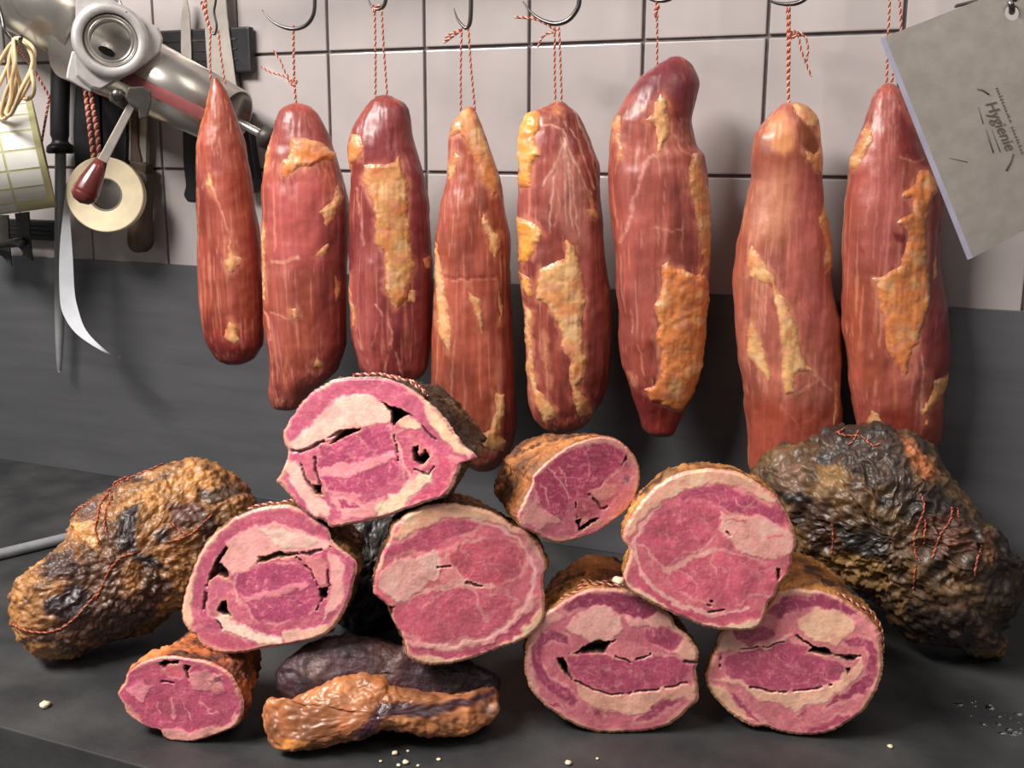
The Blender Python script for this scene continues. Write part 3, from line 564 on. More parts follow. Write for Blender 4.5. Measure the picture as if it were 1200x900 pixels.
    k = sstep(.22, .5, fbm(q * 45, 3, seed + 26))[:, None] * .8; Cr = Cr * (1 - k) + np.array([52, 34, 26]) * k
    dzv = 0.0
    if lift is not None:
        dzv = lift - min(g[:, 2].min(), V[:, 2].min())
        g[:, 2] += dzv; V[:, 2] += dzv
    allv = np.vstack([V, g]); base_p = np.array([cen[0], cen[1], allv[:, 2].min()]) + fw * np.array([1, 1, 0]) * Ln * .5
    root = thing(name, label, 'ham', base_p, group)
    part('cut_face', V, grid_faces(nr, sh[1])[:, ::-1], M_cut, root, lin(np.clip(C, 0, 255)))
    rind_o = part('rind', g, grid_faces(nb, G_.shape[1]), M_rind, root, lin(np.clip(Cr, 0, 255)))
    Gd = g.reshape(nb, -1, 3)
    for (srow, a0, a1, cr) in strings:                            # string lying on the rind, angles in degrees of the outline
        th = np.degrees(np.arctan2(-(O[:, 1] - c[1]), O[:, 0] - c[0])) % 360
        order = np.argsort((th - a0) % 360); sel = [k for k in order if (th[k] - a0) % 360 <= (a1 - a0) % 360][::6]
        rr = np.clip((srow * (nb - 1) * (1 + .3 * np.sin(np.arange(len(sel)) * .35))).astype(int), 1, nb - 6)
        pth = np.array([Gd[r_, k] + (Gd[r_, k] - cen - fw * ((Gd[r_, k] - cen) @ fw)) * .012 for r_, k in zip(rr, sel)])
        if len(pth) > 3: cord('netting_string', catmull(pth, len(pth) * 2, False), cr, rind_o)
    return root
BR = ((196, 138, 76), (132, 88, 50), (74, 50, 34)); GOLD = ((214, 150, 82), (176, 118, 62), (110, 72, 42)); DK = ((120, 92, 60), (70, 54, 40), (42, 34, 30)); ORG = ((226, 140, 84), (186, 100, 56), (110, 60, 40))
S4 = 4.0
SB = 4.092
ham('rolled_ham', 'rolled ham with a wide level slit, standing on the worktop beside the bacon slab', (590, 670), SB,
 [(100,500),(110,420),(130,340),(170,290),(230,250),(290,210),(360,175),(440,155),(520,155),(600,165),(680,200),(750,250),(800,290),(830,340),(890,390),(930,450),(930,510),(920,560),(935,680),(900,720),(850,770),(790,810),(720,830),(640,840),(560,845),(480,845),(400,830),(320,800),(260,760),(190,710),(130,640),(105,570)],
 [('f',[(105,500),(140,340),(230,260),(300,280),(220,330),(150,400),(130,520),(180,660),(260,750),(200,710),(130,640)],(218,156,148)),
  ('m',[(280,250),(360,190),(450,160),(560,170),(660,200),(740,250),(700,290),(620,290),(550,270),(470,235),(400,240),(320,270)],DARKL),
  ('f',[(330,300),(420,245),(480,240),(560,290),(560,350),(520,400),(420,410),(370,380),(300,340)],LIGHT),
  ('f',[(740,260),(800,290),(830,340),(760,345),(660,340),(600,340),(570,300),(680,300)],(228,168,156)),
  ('f',[(880,400),(930,450),(920,500),(850,480),(800,460)],(224,174,152)),
  ('m',[(180,370),(240,345),(310,370),(320,420),(230,400),(190,440),(180,520),(220,580),(290,620),(360,690),(330,710),(240,650),(160,590),(130,500),(140,430)],(148,60,90)),
  ('m',[(690,360),(780,350),(880,380),(850,420),(790,450),(720,430),(680,390)],(160,64,94)),
  ('f',[(340,620),(450,650),(560,670),(680,650),(860,620),(920,600),(920,680),(850,690),(760,690),(690,740),(600,760),(480,740),(380,690)],(228,172,150)),
  ('m',[(310,480),(400,465),(500,470),(600,505),(720,470),(850,490),(890,540),(870,600),(750,630),(640,650),(520,660),(420,620),(340,590),(310,530)],(178,76,106)),
  ('m',[(490,420),(570,395),(680,440),(700,470),(620,500),(540,480)],(205,118,126)),
  ('m',[(640,770),(740,710),(850,680),(800,720),(700,780),(620,800)],(160,68,94)), ('m',[(220,690),(260,700),(290,740),(240,730)],(160,68,94)), ('m',[(420,720),(470,740),(470,765),(430,755)],(160,68,94)),
  ('v',[(385,430),(430,410),(540,400),(500,430),(480,465),(400,470),(330,470)]), ('v',[(260,490),(290,485),(310,530),(330,600),(300,570),(275,530)]),
  ('k',[(320,470),(400,465),(480,460)],12), ('k',[(540,480),(610,510),(700,470)],8), ('k',[(340,600),(430,640),(520,665),(640,650),(760,635),(880,605)],8), ('k',[(870,505),(925,512)],12)],
 .985, .02, .165, GOLD, base=(196,104,120), lift=0.0, big=1.0, taper=.70, seed=11, strings=((.03, 75, 130, .0014), (.10, 60, 120, .0014)))
SR = 3.915
ham('rolled_ham', 'rolled ham with a diagonal slit and golden crust, standing under the dark lumpy roast', (810, 660), SR,
 [(60,600),(70,560),(110,470),(120,420),(170,360),(240,340),(300,310),(350,270),(390,215),(460,190),(540,195),(610,210),(690,245),(760,290),(820,340),(865,400),(872,480),(872,560),(855,630),(830,690),(780,760),(720,800),(650,840),(580,858),(500,862),(420,850),(340,825),(270,820),(200,780),(130,720),(85,670)],
 [('m',[(350,280),(420,220),(520,205),(620,215),(720,260),(780,310),(720,320),(620,280),(560,275),(470,300),(400,320),(340,310)],(152,60,90)),
  ('f',[(480,340),(560,290),(640,285),(720,320),(760,350),(720,400),(660,450),(600,440),(540,410),(490,380)],(240,190,160)),
  ('f',[(740,350),(800,330),(860,400),(840,420),(780,400)],(216,136,140)),
  ('m',[(690,430),(760,410),(830,430),(860,500),(850,590),(790,660),(700,700),(600,740),(620,700),(720,650),(800,590),(820,510),(790,460),(720,460)],(152,60,90)),
  ('f',[(110,440),(170,370),(230,440),(320,450),(400,420),(460,400),(440,430),(340,460),(180,480),(120,470)],(226,178,156)),
  ('m',[(180,375),(260,360),(340,370),(390,390),(350,430),(270,450),(210,410)],(156,64,94)),
  ('f',[(80,600),(170,600),(300,650),(450,665),(620,640),(720,580),(780,520),(800,560),(700,650),(600,710),(480,740),(380,720),(300,700),(250,650)],(232,182,156)),
  ('f',[(70,620),(140,650),(200,720),(280,800),(200,780),(110,700)],(232,184,152)),
  ('m',[(140,520),(220,475),(330,460),(440,430),(540,460),(560,500),(690,530),(700,580),(640,630),(480,655),(360,655),(250,630),(160,590)],(172,74,104)),
  ('m',[(150,650),(210,690),(270,750),(330,800),(280,790),(220,730)],(162,68,94)), ('m',[(470,760),(520,750),(490,780)],(162,68,94)), ('m',[(480,830),(600,810),(720,760),(730,780),(640,830),(540,850)],(166,70,96)),
  ('s',[(470,735),(560,715),(640,690)],(236,190,168),14),
  ('v',[(480,412),(520,430),(560,450),(620,470),(660,500),(610,500),(560,490),(530,480),(545,460),(500,430)]), ('v',[(660,500),(740,510),(760,500),(740,530),(700,520)]), ('v',[(700,550),(725,555),(715,590)]),
  ('k',[(480,410),(560,460),(660,500),(770,505)],10), ('k',[(270,640),(400,665),(470,660),(640,635)],8), ('k',[(130,490),(125,550)],8), ('k',[(230,465),(340,455),(420,435)],6)],
 .980, .20, .178, GOLD, base=(204,116,126), lift=0.0, big=1.0, taper=.72, seed=23, strings=((.03, 5, 60, .0014),))
ham('ham_shank', 'small rolled shank end with orange crust, the smallest cut piece on the worktop', (100, 690), S4,
 [(150,520),(180,470),(200,420),(250,380),(330,350),(400,345),(480,355),(560,365),(620,390),(680,430),(720,500),(740,560),(735,620),(710,670),(650,700),(560,730),(500,745),(400,740),(365,720),(350,690),(300,680),(240,650),(190,610),(175,570)],
 [('f',[(180,600),(300,680),(360,690),(500,690),(650,670),(720,600),(735,640),(650,700),(500,745),(380,735),(350,700),(240,650)],(224,156,150)),
  ('f',[(190,490),(250,470),(320,480),(300,520),(260,560),(220,530)],(218,134,150)), ('f',[(470,430),(520,410),(560,400),(640,450),(660,500),(560,510),(500,500)],(206,132,136)),
  ('m',[(590,450),(660,445),(655,470),(600,470)],(112,62,72)), ('m',[(370,400),(400,370),(450,370),(465,410),(440,440),(390,440)],(192,88,102)),
  ('s',[(340,560),(350,620)],(226,150,156),8), ('s',[(410,550),(420,640)],(226,150,156),8), ('s',[(460,560),(500,640)],(226,150,156),6), ('s',[(540,560),(620,620)],(226,150,156),6),
  ('v',[(335,375),(370,360),(440,360),(440,380),(380,385),(365,405),(345,395)]), ('v',[(465,385),(492,385),(476,420),(484,440),(470,430)]),
  ('k',[(360,460),(430,480),(480,460),(470,400)],8)],
 .972, .16, .10, ORG, base=(176,74,104), lift=0.0, seed=37, taper=.75)
ham('rolled_ham', 'rolled ham with cream fat rim, resting on the small shank and the bacon slab', (120, 570), 3.75,
 [(345,540),(360,470),(400,350),(440,270),(490,210),(560,150),(640,110),(720,85),(800,80),(860,95),(930,140),(990,190),(1010,240),(1060,280),(1115,340),(1110,400),(1090,480),(1060,560),(1020,620),(960,660),(880,685),(800,700),(700,715),(640,730),(560,738),(480,725),(430,690),(405,650),(380,640),(350,590)],
 [('f',[(345,540),(370,450),(420,320),(500,210),(520,200),(440,310),(400,430),(395,520),(400,600),(370,640)],(228,186,160)),
  ('f',[(550,240),(650,180),(760,160),(860,180),(940,220),(1010,240),(990,270),(900,295),(780,290),(740,300),(690,340),(630,370),(570,390),(530,330)],(228,166,160)),
  ('f',[(700,190),(860,200),(960,240),(900,280),(760,260)],(230,196,178)),
  ('f',[(850,310),(960,300),(990,340),(990,440),(950,440),(920,360)],(216,132,136)),
  ('f',[(990,290),(1050,300),(1060,400),(1060,500),(1000,560),(960,600),(990,520),(1010,400)],(226,166,160)),
  ('m',[(470,410),(540,400),(590,440),(600,520),(640,600),(540,590),(480,560),(460,480)],(192,96,120)),
  ('f',[(505,580),(540,565),(580,590),(680,640),(800,670),(780,700),(700,690),(600,650),(520,640)],(238,210,190)),
  ('m',[(430,600),(500,650),(600,660),(690,700),(640,725),(540,735),(450,700),(410,640)],(186,84,110)),
  ('f',[(800,640),(900,620),(1000,600),(1010,640),(900,680),(800,695)],(222,176,156)),
  ('m',[(590,380),(700,350),(830,340),(920,370),(950,430),(960,500),(900,560),(780,600),(680,590),(620,520),(590,450)],(166,66,102)),
  ('f',[(610,480),(750,460),(900,410),(920,430),(780,490),(620,510)],(218,134,146)),
  ('v',[(545,260),(550,275),(520,330),(550,360),(550,400),(510,390),(470,420),(455,440),(470,390),(500,320)],(52,32,26)),
  ('v',[(690,310),(780,285),(850,300),(760,320),(680,345)],(120,100,70)), ('v',[(520,500),(550,505),(550,550),(570,575),(530,570),(505,550)]), ('v',[(950,450),(990,450),(985,490),(960,490)]),
  ('k',[(455,440),(445,540)],9), ('k',[(780,290),(900,300),(1000,262)],10), ('k',[(850,310),(920,370),(945,440)],7), ('k',[(990,370),(1000,440),(970,490),(940,540)],7), ('k',[(505,590),(530,640)],8)],
 .968, .10, .15, ((150, 104, 60), (96, 66, 42), (58, 42, 32)), base=(178,80,108), tilt=-.12, taper=.72, seed=41, strings=((.05, 70, 110, .0014),), big=1.0)
ham('rolled_ham', 'bright pink rolled ham with a pale fat rim, resting on the folded bacon slab', (410, 560), 3.912,
 [(180,280),(200,220),(270,160),(350,130),(430,118),(520,125),(620,145),(700,180),(750,220),(800,240),(860,290),(890,340),(905,400),(890,450),(893,520),(898,590),(890,650),(850,710),(780,750),(700,780),(620,810),(540,835),(460,855),(380,862),(310,850),(270,830),(255,780),(240,730),(200,660),(180,600),(130,550),(105,520),(115,450),(130,400),(150,340)],
 [('f',[(180,280),(270,160),(430,118),(620,145),(760,220),(790,265),(680,205),(560,185),(430,190),(330,230),(250,270)],(242,188,152)),
  ('f',[(760,230),(900,360),(890,450),(850,440),(830,350)],(216,140,146)),
  ('m',[(150,330),(260,280),(360,220),(480,195),(600,215),(560,250),(440,290),(380,340),(260,340),(160,380)],(190,82,110)),
  ('f',[(140,420),(250,370),(350,350),(420,340),(450,400),(400,450),(340,510),(260,560),(220,580),(140,520),(120,460)],(246,182,172)),
  ('f',[(420,340),(500,300),(480,420),(560,480),(420,500),(400,450)],(226,140,142)),
  ('m',[(460,340),(540,290),(660,280),(760,310),(810,380),(790,450),(700,480),(600,480),(520,470),(470,410)],(196,88,106)),
  ('m',[(200,600),(300,550),(430,510),(520,500),(640,540),(700,520),(760,560),(740,640),(640,720),(480,745),(330,740),(230,700)],(206,94,116)),
  ('f',[(260,745),(480,765),(640,735),(760,650),(840,520),(860,540),(770,680),(640,765),(480,790),(270,775)],(236,164,162)),
  ('m',[(260,770),(350,780),(500,795),(640,760),(760,680),(850,570),(868,580),(800,690),(680,785),(520,825),(400,825),(280,805)],(196,88,114)),
  ('f',[(270,820),(400,828),(520,828),(680,790),(800,695),(885,575),(898,600),(890,650),(780,750),(540,838),(380,866),(290,848)],(238,200,164)),
  ('s',[(330,520),(430,500),(520,480),(580,500),(650,495)],(238,172,162),22), ('s',[(560,500),(600,600),(640,650)],(232,152,152),14), ('s',[(430,520),(330,600)],(232,152,152),8),
  ('s',[(560,190),(700,230),(800,320),(850,430),(820,550),(740,660),(620,740),(500,770),(350,755)],(240,184,176),16),
  ('k',[(400,410),(460,408)],8), ('k',[(530,480),(600,500)],7), ('v',[(180,590),(205,595),(190,650),(170,640)],(80,50,40))],
 .955, -.13, .15, ((196, 138, 76), (118, 80, 48), (66, 48, 36)), base=(212,106,122), seed=53, tilt=-.06, big=1.0, taper=.72)
ham('rolled_ham', 'bright pink rolled ham with orange fat rim, beside the dark charred roast', (700, 530), 4.092,
 [(120,420),(125,370),(160,310),(200,250),(260,180),(330,130),(420,95),(520,80),(620,85),(700,105),(760,140),(830,190),(880,240),(920,320),(950,380),(955,440),(940,500),(930,570),(890,620),(870,640),(850,690),(820,730),(800,800),(760,850),(690,858),(600,855),(520,840),(420,800),(330,760),(240,715),(160,670),(125,630),(130,560),(150,510),(150,460)],
 [('f',[(120,400),(200,250),(330,130),(520,80),(700,105),(830,190),(880,240),(790,220),(680,165),(540,145),(400,190),(280,260),(200,330),(150,420)],(240,184,156)),
  ('m',[(390,210),(480,170),(580,155),(700,185),(790,240),(890,260),(930,350),(850,330),(770,300),(680,300),(600,260),(520,235),(430,225)],(182,74,106)),
  ('f',[(590,290),(680,310),(790,310),(880,350),(950,390),(940,480),(870,510),(800,520),(700,480),(620,410),(590,370)],(246,178,166)),
  ('m',[(230,340),(310,280),(420,240),(540,250),(590,300),(570,380),(500,450),(400,490),(320,560),(220,480),(190,420)],(196,88,110)),
  ('m',[(340,580),(450,510),(560,470),(680,490),(780,530),(860,580),(870,640),(830,690),(740,690),(650,740),(560,740),(450,690),(360,640)],(206,94,116)),
  ('s',[(330,570),(420,530),(500,480),(560,460)],(238,172,162),26), ('s',[(200,440),(280,520),(350,580)],(234,160,158),10), ('s',[(560,470),(540,540),(580,600)],(230,150,150),9), ('s',[(400,560),(480,640)],(230,150,150),8),
  ('s',[(300,250),(200,360),(170,470),(220,600),(330,700),(460,760),(600,780),(720,750)],(240,182,172),18), ('s',[(150,560),(260,680),(400,765),(560,803),(780,780)],(196,88,112),26),
  ('f',[(125,610),(200,660),(330,750),(480,815),(620,830),(790,805),(760,852),(600,858),(420,803),(240,718),(130,645)],(240,208,172)),
  ('s',[(620,330),(700,335)],(222,110,120),8), ('s',[(820,400),(890,395)],(226,110,120),12), ('s',[(770,225),(700,280)],(236,160,160),7), ('s',[(650,215),(680,260),(760,270)],(236,160,160),6),
  ('k',[(540,765),(610,755)],9), ('k',[(510,730),(540,737)],8), ('v',[(545,708),(560,708),(560,722),(546,722)]), ('k',[(620,380),(640,395)],7), ('v',[(855,560),(875,560),(880,600),(868,620)],(110,60,50))],
 .945, .02, .14, GOLD, base=(208,102,120), seed=67, tilt=-.03, big=1.0, taper=.64)
ham('ham_shank', 'small deep red rolled ham with brown crust, wedged on top between larger hams', (570, 460), S4,
 [(145,580),(160,540),(210,440),(220,390),(280,330),(370,260),(450,225),(530,205),(600,215),(660,250),(700,300),(720,350),(720,420),(705,480),(670,540),(600,600),(530,650),(460,680),(380,700),(300,700),(230,660),(165,630)],
 [('f',[(640,250),(700,300),(715,380),(700,480),(600,590),(480,660),(400,680),(520,600),(620,480),(680,380),(660,300)],(212,126,136)),
  ('f',[(165,540),(200,490),(260,540),(340,560),(340,610),(260,640),(180,610)],(222,152,150)),
  ('m',[(220,400),(300,325),(450,235),(560,225),(640,270),(640,330),(600,380),(540,440),(480,480),(400,500),(350,600),(300,560),(240,500)],(164,62,94)),
  ('m',[(640,390),(670,390),(665,420),(635,430)],(130,82,92)), ('m',[(430,510),(500,490),(540,560),(480,600),(420,580)],(176,84,100)), ('f',[(470,470),(560,430),(620,440),(560,520),(520,500)],(216,140,136)),
  ('s',[(300,350),(340,410),(400,490)],(226,150,156),9), ('s',[(350,350),(375,430)],(226,150,156),8), ('s',[(260,430),(300,520)],(226,150,156),8), ('s',[(450,260),(480,330),(470,400)],(210,120,136),6),
  ('v',[(425,600),(450,590),(440,630),(500,590),(530,590),(470,640),(430,645)]), ('v',[(650,295),(662,312),(630,345),(645,318)]),
  ('k',[(480,480),(520,510),(540,550),(565,540)],10), ('k',[(420,520),(430,600)],6)],
 .950, -.34, .14, ((206, 136, 80), (160, 100, 58), (100, 66, 46)), base=(192,100,120), seed=71, taper=.72, tilt=-.12)
ham('rolled_ham', 'large tilted rolled ham on top of the pile with several black hollows in its face', (300, 420), S4,
 [(125,350),(150,300),(200,220),(270,150),(350,105),(420,90),(500,85),(580,90),(660,110),(730,145),(790,190),(850,240),(900,300),(940,360),(975,405),(1028,452),(1025,475),(965,495),(950,540),(920,600),(880,650),(830,665),(760,690),(690,715),(600,745),(540,760),(480,775),(420,785),(350,795),(320,765),(250,740),(200,700),(150,640),(110,590),(92,575),(115,530),(140,480),(145,430),(130,400)],
 [('f',[(150,410),(230,330),(330,230),(420,180),(520,165),(590,200),(640,240),(640,300),(560,310),(480,320),(390,350),(310,390),(230,430),(180,435)],(238,184,168)),
  ('f',[(790,190),(860,270),(900,330),(960,400),(1030,450),(1000,475),(930,440),(870,380),(830,320),(790,260)],(230,194,160)),
  ('f',[(660,290),(720,270),(780,320),(740,330),(690,330)],CREAM),
  ('f',[(145,480),(200,490),(240,580),(280,640),(350,700),(340,760),(260,730),(200,640),(150,540),(120,520)],(232,184,172)),
  ('f',[(340,640),(520,690),(600,650),(560,740),(420,760)],(222,148,150)),
  ('m',[(300,420),(400,370),(520,325),(620,330),(650,400),(670,480),(650,560),(560,620),(440,640),(340,620),(300,560),(285,480)],(168,66,102)),
  ('f',[(290,520),(400,490),(520,470),(650,430),(655,465),(520,520),(400,560),(300,555)],(228,144,152)),
  ('m',[(200,470),(270,440),(285,580),(230,560)],(190,96,116)),
  ('f',[(560,690),(640,640),(700,590),(760,530),(830,520),(820,570),(760,610),(720,650),(700,700),(580,740)],(228,204,172)),
  ('m',[(850,440),(950,480),(920,590),(840,650),(720,690),(740,640),(820,590),(850,520)],(190,76,106)),
  ('m',[(380,660),(470,665),(500,690),(440,705),(380,700)],(150,60,90)), ('m',[(660,350),(750,330),(820,390),(820,440),(740,520),(700,580),(680,480)],(186,82,110)), ('s',[(655,380),(690,480),(720,560)],(232,160,156),14),
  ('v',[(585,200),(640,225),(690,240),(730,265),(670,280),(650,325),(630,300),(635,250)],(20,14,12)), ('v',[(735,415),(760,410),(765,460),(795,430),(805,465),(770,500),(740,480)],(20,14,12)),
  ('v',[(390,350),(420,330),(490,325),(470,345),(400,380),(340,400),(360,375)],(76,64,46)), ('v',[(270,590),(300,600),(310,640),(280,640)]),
  ('k',[(150,435),(200,440),(260,415),(330,380),(400,340)],14), ('k',[(275,460),(280,520),(300,610)],7), ('k',[(205,490),(230,560),(270,610),(310,640)],9), ('k',[(650,360),(660,440),(665,480)],5), ('k',[(730,270),(780,320),(840,380)],7), ('k',[(740,520),(800,540),(835,510)],6)],
 .938, .20, .155, DK, base=(182,84,112), seed=83, tilt=-.13, big=1.0, taper=.78, strings=((.05, 45, 105, .0016), (.09, 50, 90, .0014)), cavd=.02)

# ------------------------------------------------------------------ whole roasts and the folded slab: lumpy bodies from their outline and depth
def project(P):
    c = (P - CAM) @ R.T; return np.column_stack([600 + F * c[:, 0] / c[:, 2], 450 + F * c[:, 1] / c[:, 2]])
def blob(pname, root, outline, dep, df, db, mat, palette, paints, seed, lumpy=(.006, 38), ridg=.004, nr=150, no=400, off=(0, 0), s=1.0, power=2.3, flatz=None, ground=False, mat2=None, warp=4.0, lean=0.0):
    O = catmull(np.array(outline, float), no); c = O.mean(0); c = (c + (O.max(0) + O.min(0)) / 2) / 2
    vd = ray(c[0], c[1]); vd = vd / np.linalg.norm(vd); p0 = at_depth(c[0], c[1], dep)
    C0 = on_plane(c[0], c[1], p0, vd); pn = vd + UP * lean; S = on_plane(O[:, 0], O[:, 1], p0, pn / np.linalg.norm(pn)) - C0
    ph = np.linspace(0, np.pi, nr)
    sn = np.sin(ph); dpt = np.sign(np.cos(ph)) * (1 - sn ** power) ** (1 / power); dpt = np.where(dpt > 0, dpt * df, dpt * db)
    G_ = C0 + S[None] * sn[:, None, None] - vd * dpt[:, None, None]
    Nn = grid_normals(G_); sg = np.sign(((G_ - C0) * Nn).sum(-1).mean()); Nn = Nn * sg
    g = G_.reshape(-1, 3); n = Nn.reshape(-1, 3); Q = project(g); front = np.repeat(dpt > -.2 * db, no)
    q = g + seed * 1.3
    w1 = 1 - worley(q * lumpy[1] + fbm(q * 40, 2, seed)[:, None] * .6, seed + 1); w2 = 1 - worley(q * lumpy[1] * 2.3, seed + 4)
    big = fbm(q * 13, 3, seed + 7)
    msk = sstep(-.3, .25, fbm(q * 16, 3, seed + 8))
    d = big * .013 * (lumpy[0] / .006) + (w1 - .45) * lumpy[0] * (.35 + .65 * msk) * 1.4 + (w2 - .45) * lumpy[0] * .55 * msk + (ridge(q * 75 + fbm(q * 50, 2, seed + 31)[:, None] * .8, 3, seed + 9) - .65) * ridg * 2 * (1.2 - msk) + fbm(q * 260, 2, seed + 10) * .0008
    g = g + n * d[:, None] * sstep(0, .05, np.repeat(sn, no))[:, None] 
    pal = [np.array(x, float) for x in palette]
    f1 = fbm(q * 17, 4, seed + 11); f2 = fbm(q * 60, 4, seed + 12); f3 = fbm(q * 34, 4, seed + 13)
    C = np.tile(pal[0], (len(g), 1))
    k = sstep(.0, .35, f1)[:, None]; C = C * (1 - k) + pal[1] * k
    k = sstep(-.02, -.35, f1)[:, None]; C = C * (1 - k) + pal[2] * k
    k = sstep(.12, .4, f3)[:, None]; C = C * (1 - k) + pal[3] * k
    C = C * (1 + .32 * f2)[:, None]
    wv = np.column_stack([fbm(p3(Q, .06, seed), 3, seed + 14), fbm(p3(Q, .06, seed + 9), 3, seed + 15)]) * warp * 2
    for poly, cc, al in paints:
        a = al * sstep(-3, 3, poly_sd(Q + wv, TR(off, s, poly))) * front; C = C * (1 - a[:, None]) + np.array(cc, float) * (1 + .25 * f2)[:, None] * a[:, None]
    if ground: g[:, 2] -= g[:, 2].min()
    g[:, 2] = np.maximum(g[:, 2], .0003)
    if root is None: return g, C
    ro = root
    fq = grid_faces(nr, no)
    if sg > 0: pass
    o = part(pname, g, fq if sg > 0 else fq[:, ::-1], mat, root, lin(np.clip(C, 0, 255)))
    fr = np.where(front)[0]; return g, n, fr
def surf_path(B, P, off, s, up=.0012):
    g, n, fr = B; Qf = project(g[fr]); P = catmull(TR(off, s, P), 26, False); out = []
    for p_ in P:
        k = np.argmin(((Qf - p_) ** 2).sum(1)); out.append(g[fr[k]] + n[fr[k]] * up)
    out = np.array(out); out[1:-1] = (out[:-2] + 2 * out[1:-1] + out[2:]) / 4; return out
LO = [(9,707),(11,685),(16,672),(32,659),(48,648),(64,635),(76,624),(80,605),(93,592),(107,579),(128,571),(149,560),(171,551),(192,543),(213,539),(235,539),(253,544),(269,553),(283,564),(296,580),(299,600),(288,630),(265,665),(235,700),(208,715),(185,728),(160,740),(140,747),(118,755),(100,764),(80,770),(54,771),(36,762),(22,745),(13,728)]
r1 = thing('whole_roast', 'golden brown lumpy whole roast tied with string, lying beside the grey metal rod', 'roast', on_z(130, 765, 0.0), None)
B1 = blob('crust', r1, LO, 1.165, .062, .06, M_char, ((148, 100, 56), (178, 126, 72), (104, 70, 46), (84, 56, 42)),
  [([(515,330),(560,260),(610,240),(600,330),(580,430),(600,470),(540,460),(510,380)], (50, 44, 46), .9), ([(590,470),(680,500),(770,550),(680,545),(600,505)], (46, 38, 40), .9), ([(660,380),(740,350),(750,420),(690,440)], (46, 34, 32), .9),
   ([(200,690),(330,600),(420,650),(400,720),(300,790),(220,740)], (44, 28, 30), .95), ([(190,480),(300,440),(330,540),(260,580),(190,560)], (72, 48, 44), .85), ([(300,340),(380,330),(440,380),(440,440),(360,420),(310,400)], (232, 168, 100), .85),
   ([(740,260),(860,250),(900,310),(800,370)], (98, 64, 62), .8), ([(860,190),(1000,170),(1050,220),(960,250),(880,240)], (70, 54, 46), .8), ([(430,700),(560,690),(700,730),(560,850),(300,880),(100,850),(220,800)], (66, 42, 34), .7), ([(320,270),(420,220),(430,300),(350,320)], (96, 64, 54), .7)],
  201, lumpy=(.0052, 92), ridg=.004, off=(0, 520), s=3.75, ground=True, nr=220, no=560)
for P_ in ([(490,175),(495,145),(525,133),(570,155)], [(300,310),(400,260),(500,200),(580,150),(650,120),(720,90)], [(330,290),(440,240),(520,180),(600,150)], [(430,340),(440,270),(490,210),(540,165)], [(470,400),(460,320),(490,240),(530,180)], [(420,680),(480,560),(530,500),(590,480)], [(60,790),(120,820),(220,825),(300,790),(380,710),(440,640)], [(730,435),(800,415),(860,380),(930,310)], [(440,440),(420,380),(430,330)], [(750,350),(800,390),(820,410)]):
    cord('string', surf_path(B1, P_, (0, 520), 3.75), .0010, r1, (M_red, M_rust))
RO = [(887,556),(898,539),(909,528),(926,520),(948,514),(962,500),(976,494),(995,495),(1014,492),(1037,491),(1051,498),(1064,502),(1081,512),(1098,526),(1112,548),(1125,567),(1139,584),(1153,603),(1170,612),(1181,626),(1190,642),(1198,655),(1198,686),(1196,704),(1184,722),(1176,734),(1177,748),(1172,762),(1156,763),(1136,758),(1116,748),(1080,740),(1062,731),(1048,718),(1030,700),(1000,684),(970,672),(940,655),(915,640),(900,610),(890,580)]
r2 = thing('whole_roast', 'large dark charred whole roast with wrinkled crust and red string, below the cleaver', 'roast', on_z(1090, 760, 0.0), None)
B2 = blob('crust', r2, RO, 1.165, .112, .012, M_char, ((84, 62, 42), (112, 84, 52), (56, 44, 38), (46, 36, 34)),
  [([(660,110),(760,160),(830,210),(870,290),(800,310),(740,220)], (178, 104, 62), .9), ([(300,260),(420,240),(470,290),(440,370),(340,340)], (152, 112, 62), .85), ([(560,210),(630,220),(620,270),(570,250)], (150, 108, 62), .85), ([(390,500),(480,520),(610,560),(600,620),(420,630)], (44, 42, 42), .9),
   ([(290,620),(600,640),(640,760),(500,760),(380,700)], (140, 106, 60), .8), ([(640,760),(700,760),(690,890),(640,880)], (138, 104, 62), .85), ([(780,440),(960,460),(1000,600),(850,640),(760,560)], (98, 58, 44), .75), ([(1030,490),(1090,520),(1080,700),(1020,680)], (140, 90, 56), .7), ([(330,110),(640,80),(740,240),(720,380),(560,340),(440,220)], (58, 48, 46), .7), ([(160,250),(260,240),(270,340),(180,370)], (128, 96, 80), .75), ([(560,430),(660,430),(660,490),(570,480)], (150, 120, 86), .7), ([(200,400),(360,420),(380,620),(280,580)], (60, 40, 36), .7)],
  307, lumpy=(.0062, 62), ridg=.006, off=(870, 470), s=3.6, ground=True, nr=220, no=560, lean=.30)
for P_ in ([(395,135),(440,150),(500,150),(550,190),(585,180)], [(395,140),(440,115)], [(490,130),(470,170),(445,190)], [(380,520),(385,580),(375,640)], [(750,390),(765,450),(740,520),(720,590),(735,660)], [(770,500),(765,600)], [(880,450),(870,510),(830,570),(800,660)], [(905,455),(905,490)], [(1005,610),(985,680),(975,740)], [(730,690),(720,790)], [(740,600),(728,640),(750,670)]):
    cord('string', surf_path(B2, P_, (870, 470), 3.6), .0010, r2, (M_red, M_rust))
an_ = np.linspace(0, 2 * np.pi, 24, endpoint=False)
r3 = thing('rolled_ham', 'added dark ham hidden deep in the pile, blackening the gap between cut hams', 'ham', on_z(430, 750, 0.0))  # unseen ham added so the gaps between the cut hams read black
blob('rind', r3, np.column_stack([436 + 74 * np.cos(an_), 672 + 82 * np.sin(an_)]), 1.19, .04, .10, M_char, ((40, 30, 24), (54, 40, 28), (30, 24, 20), (26, 20, 18)), [], 351, lumpy=(.0045, 70), ridg=.004, nr=80, no=220, ground=True)
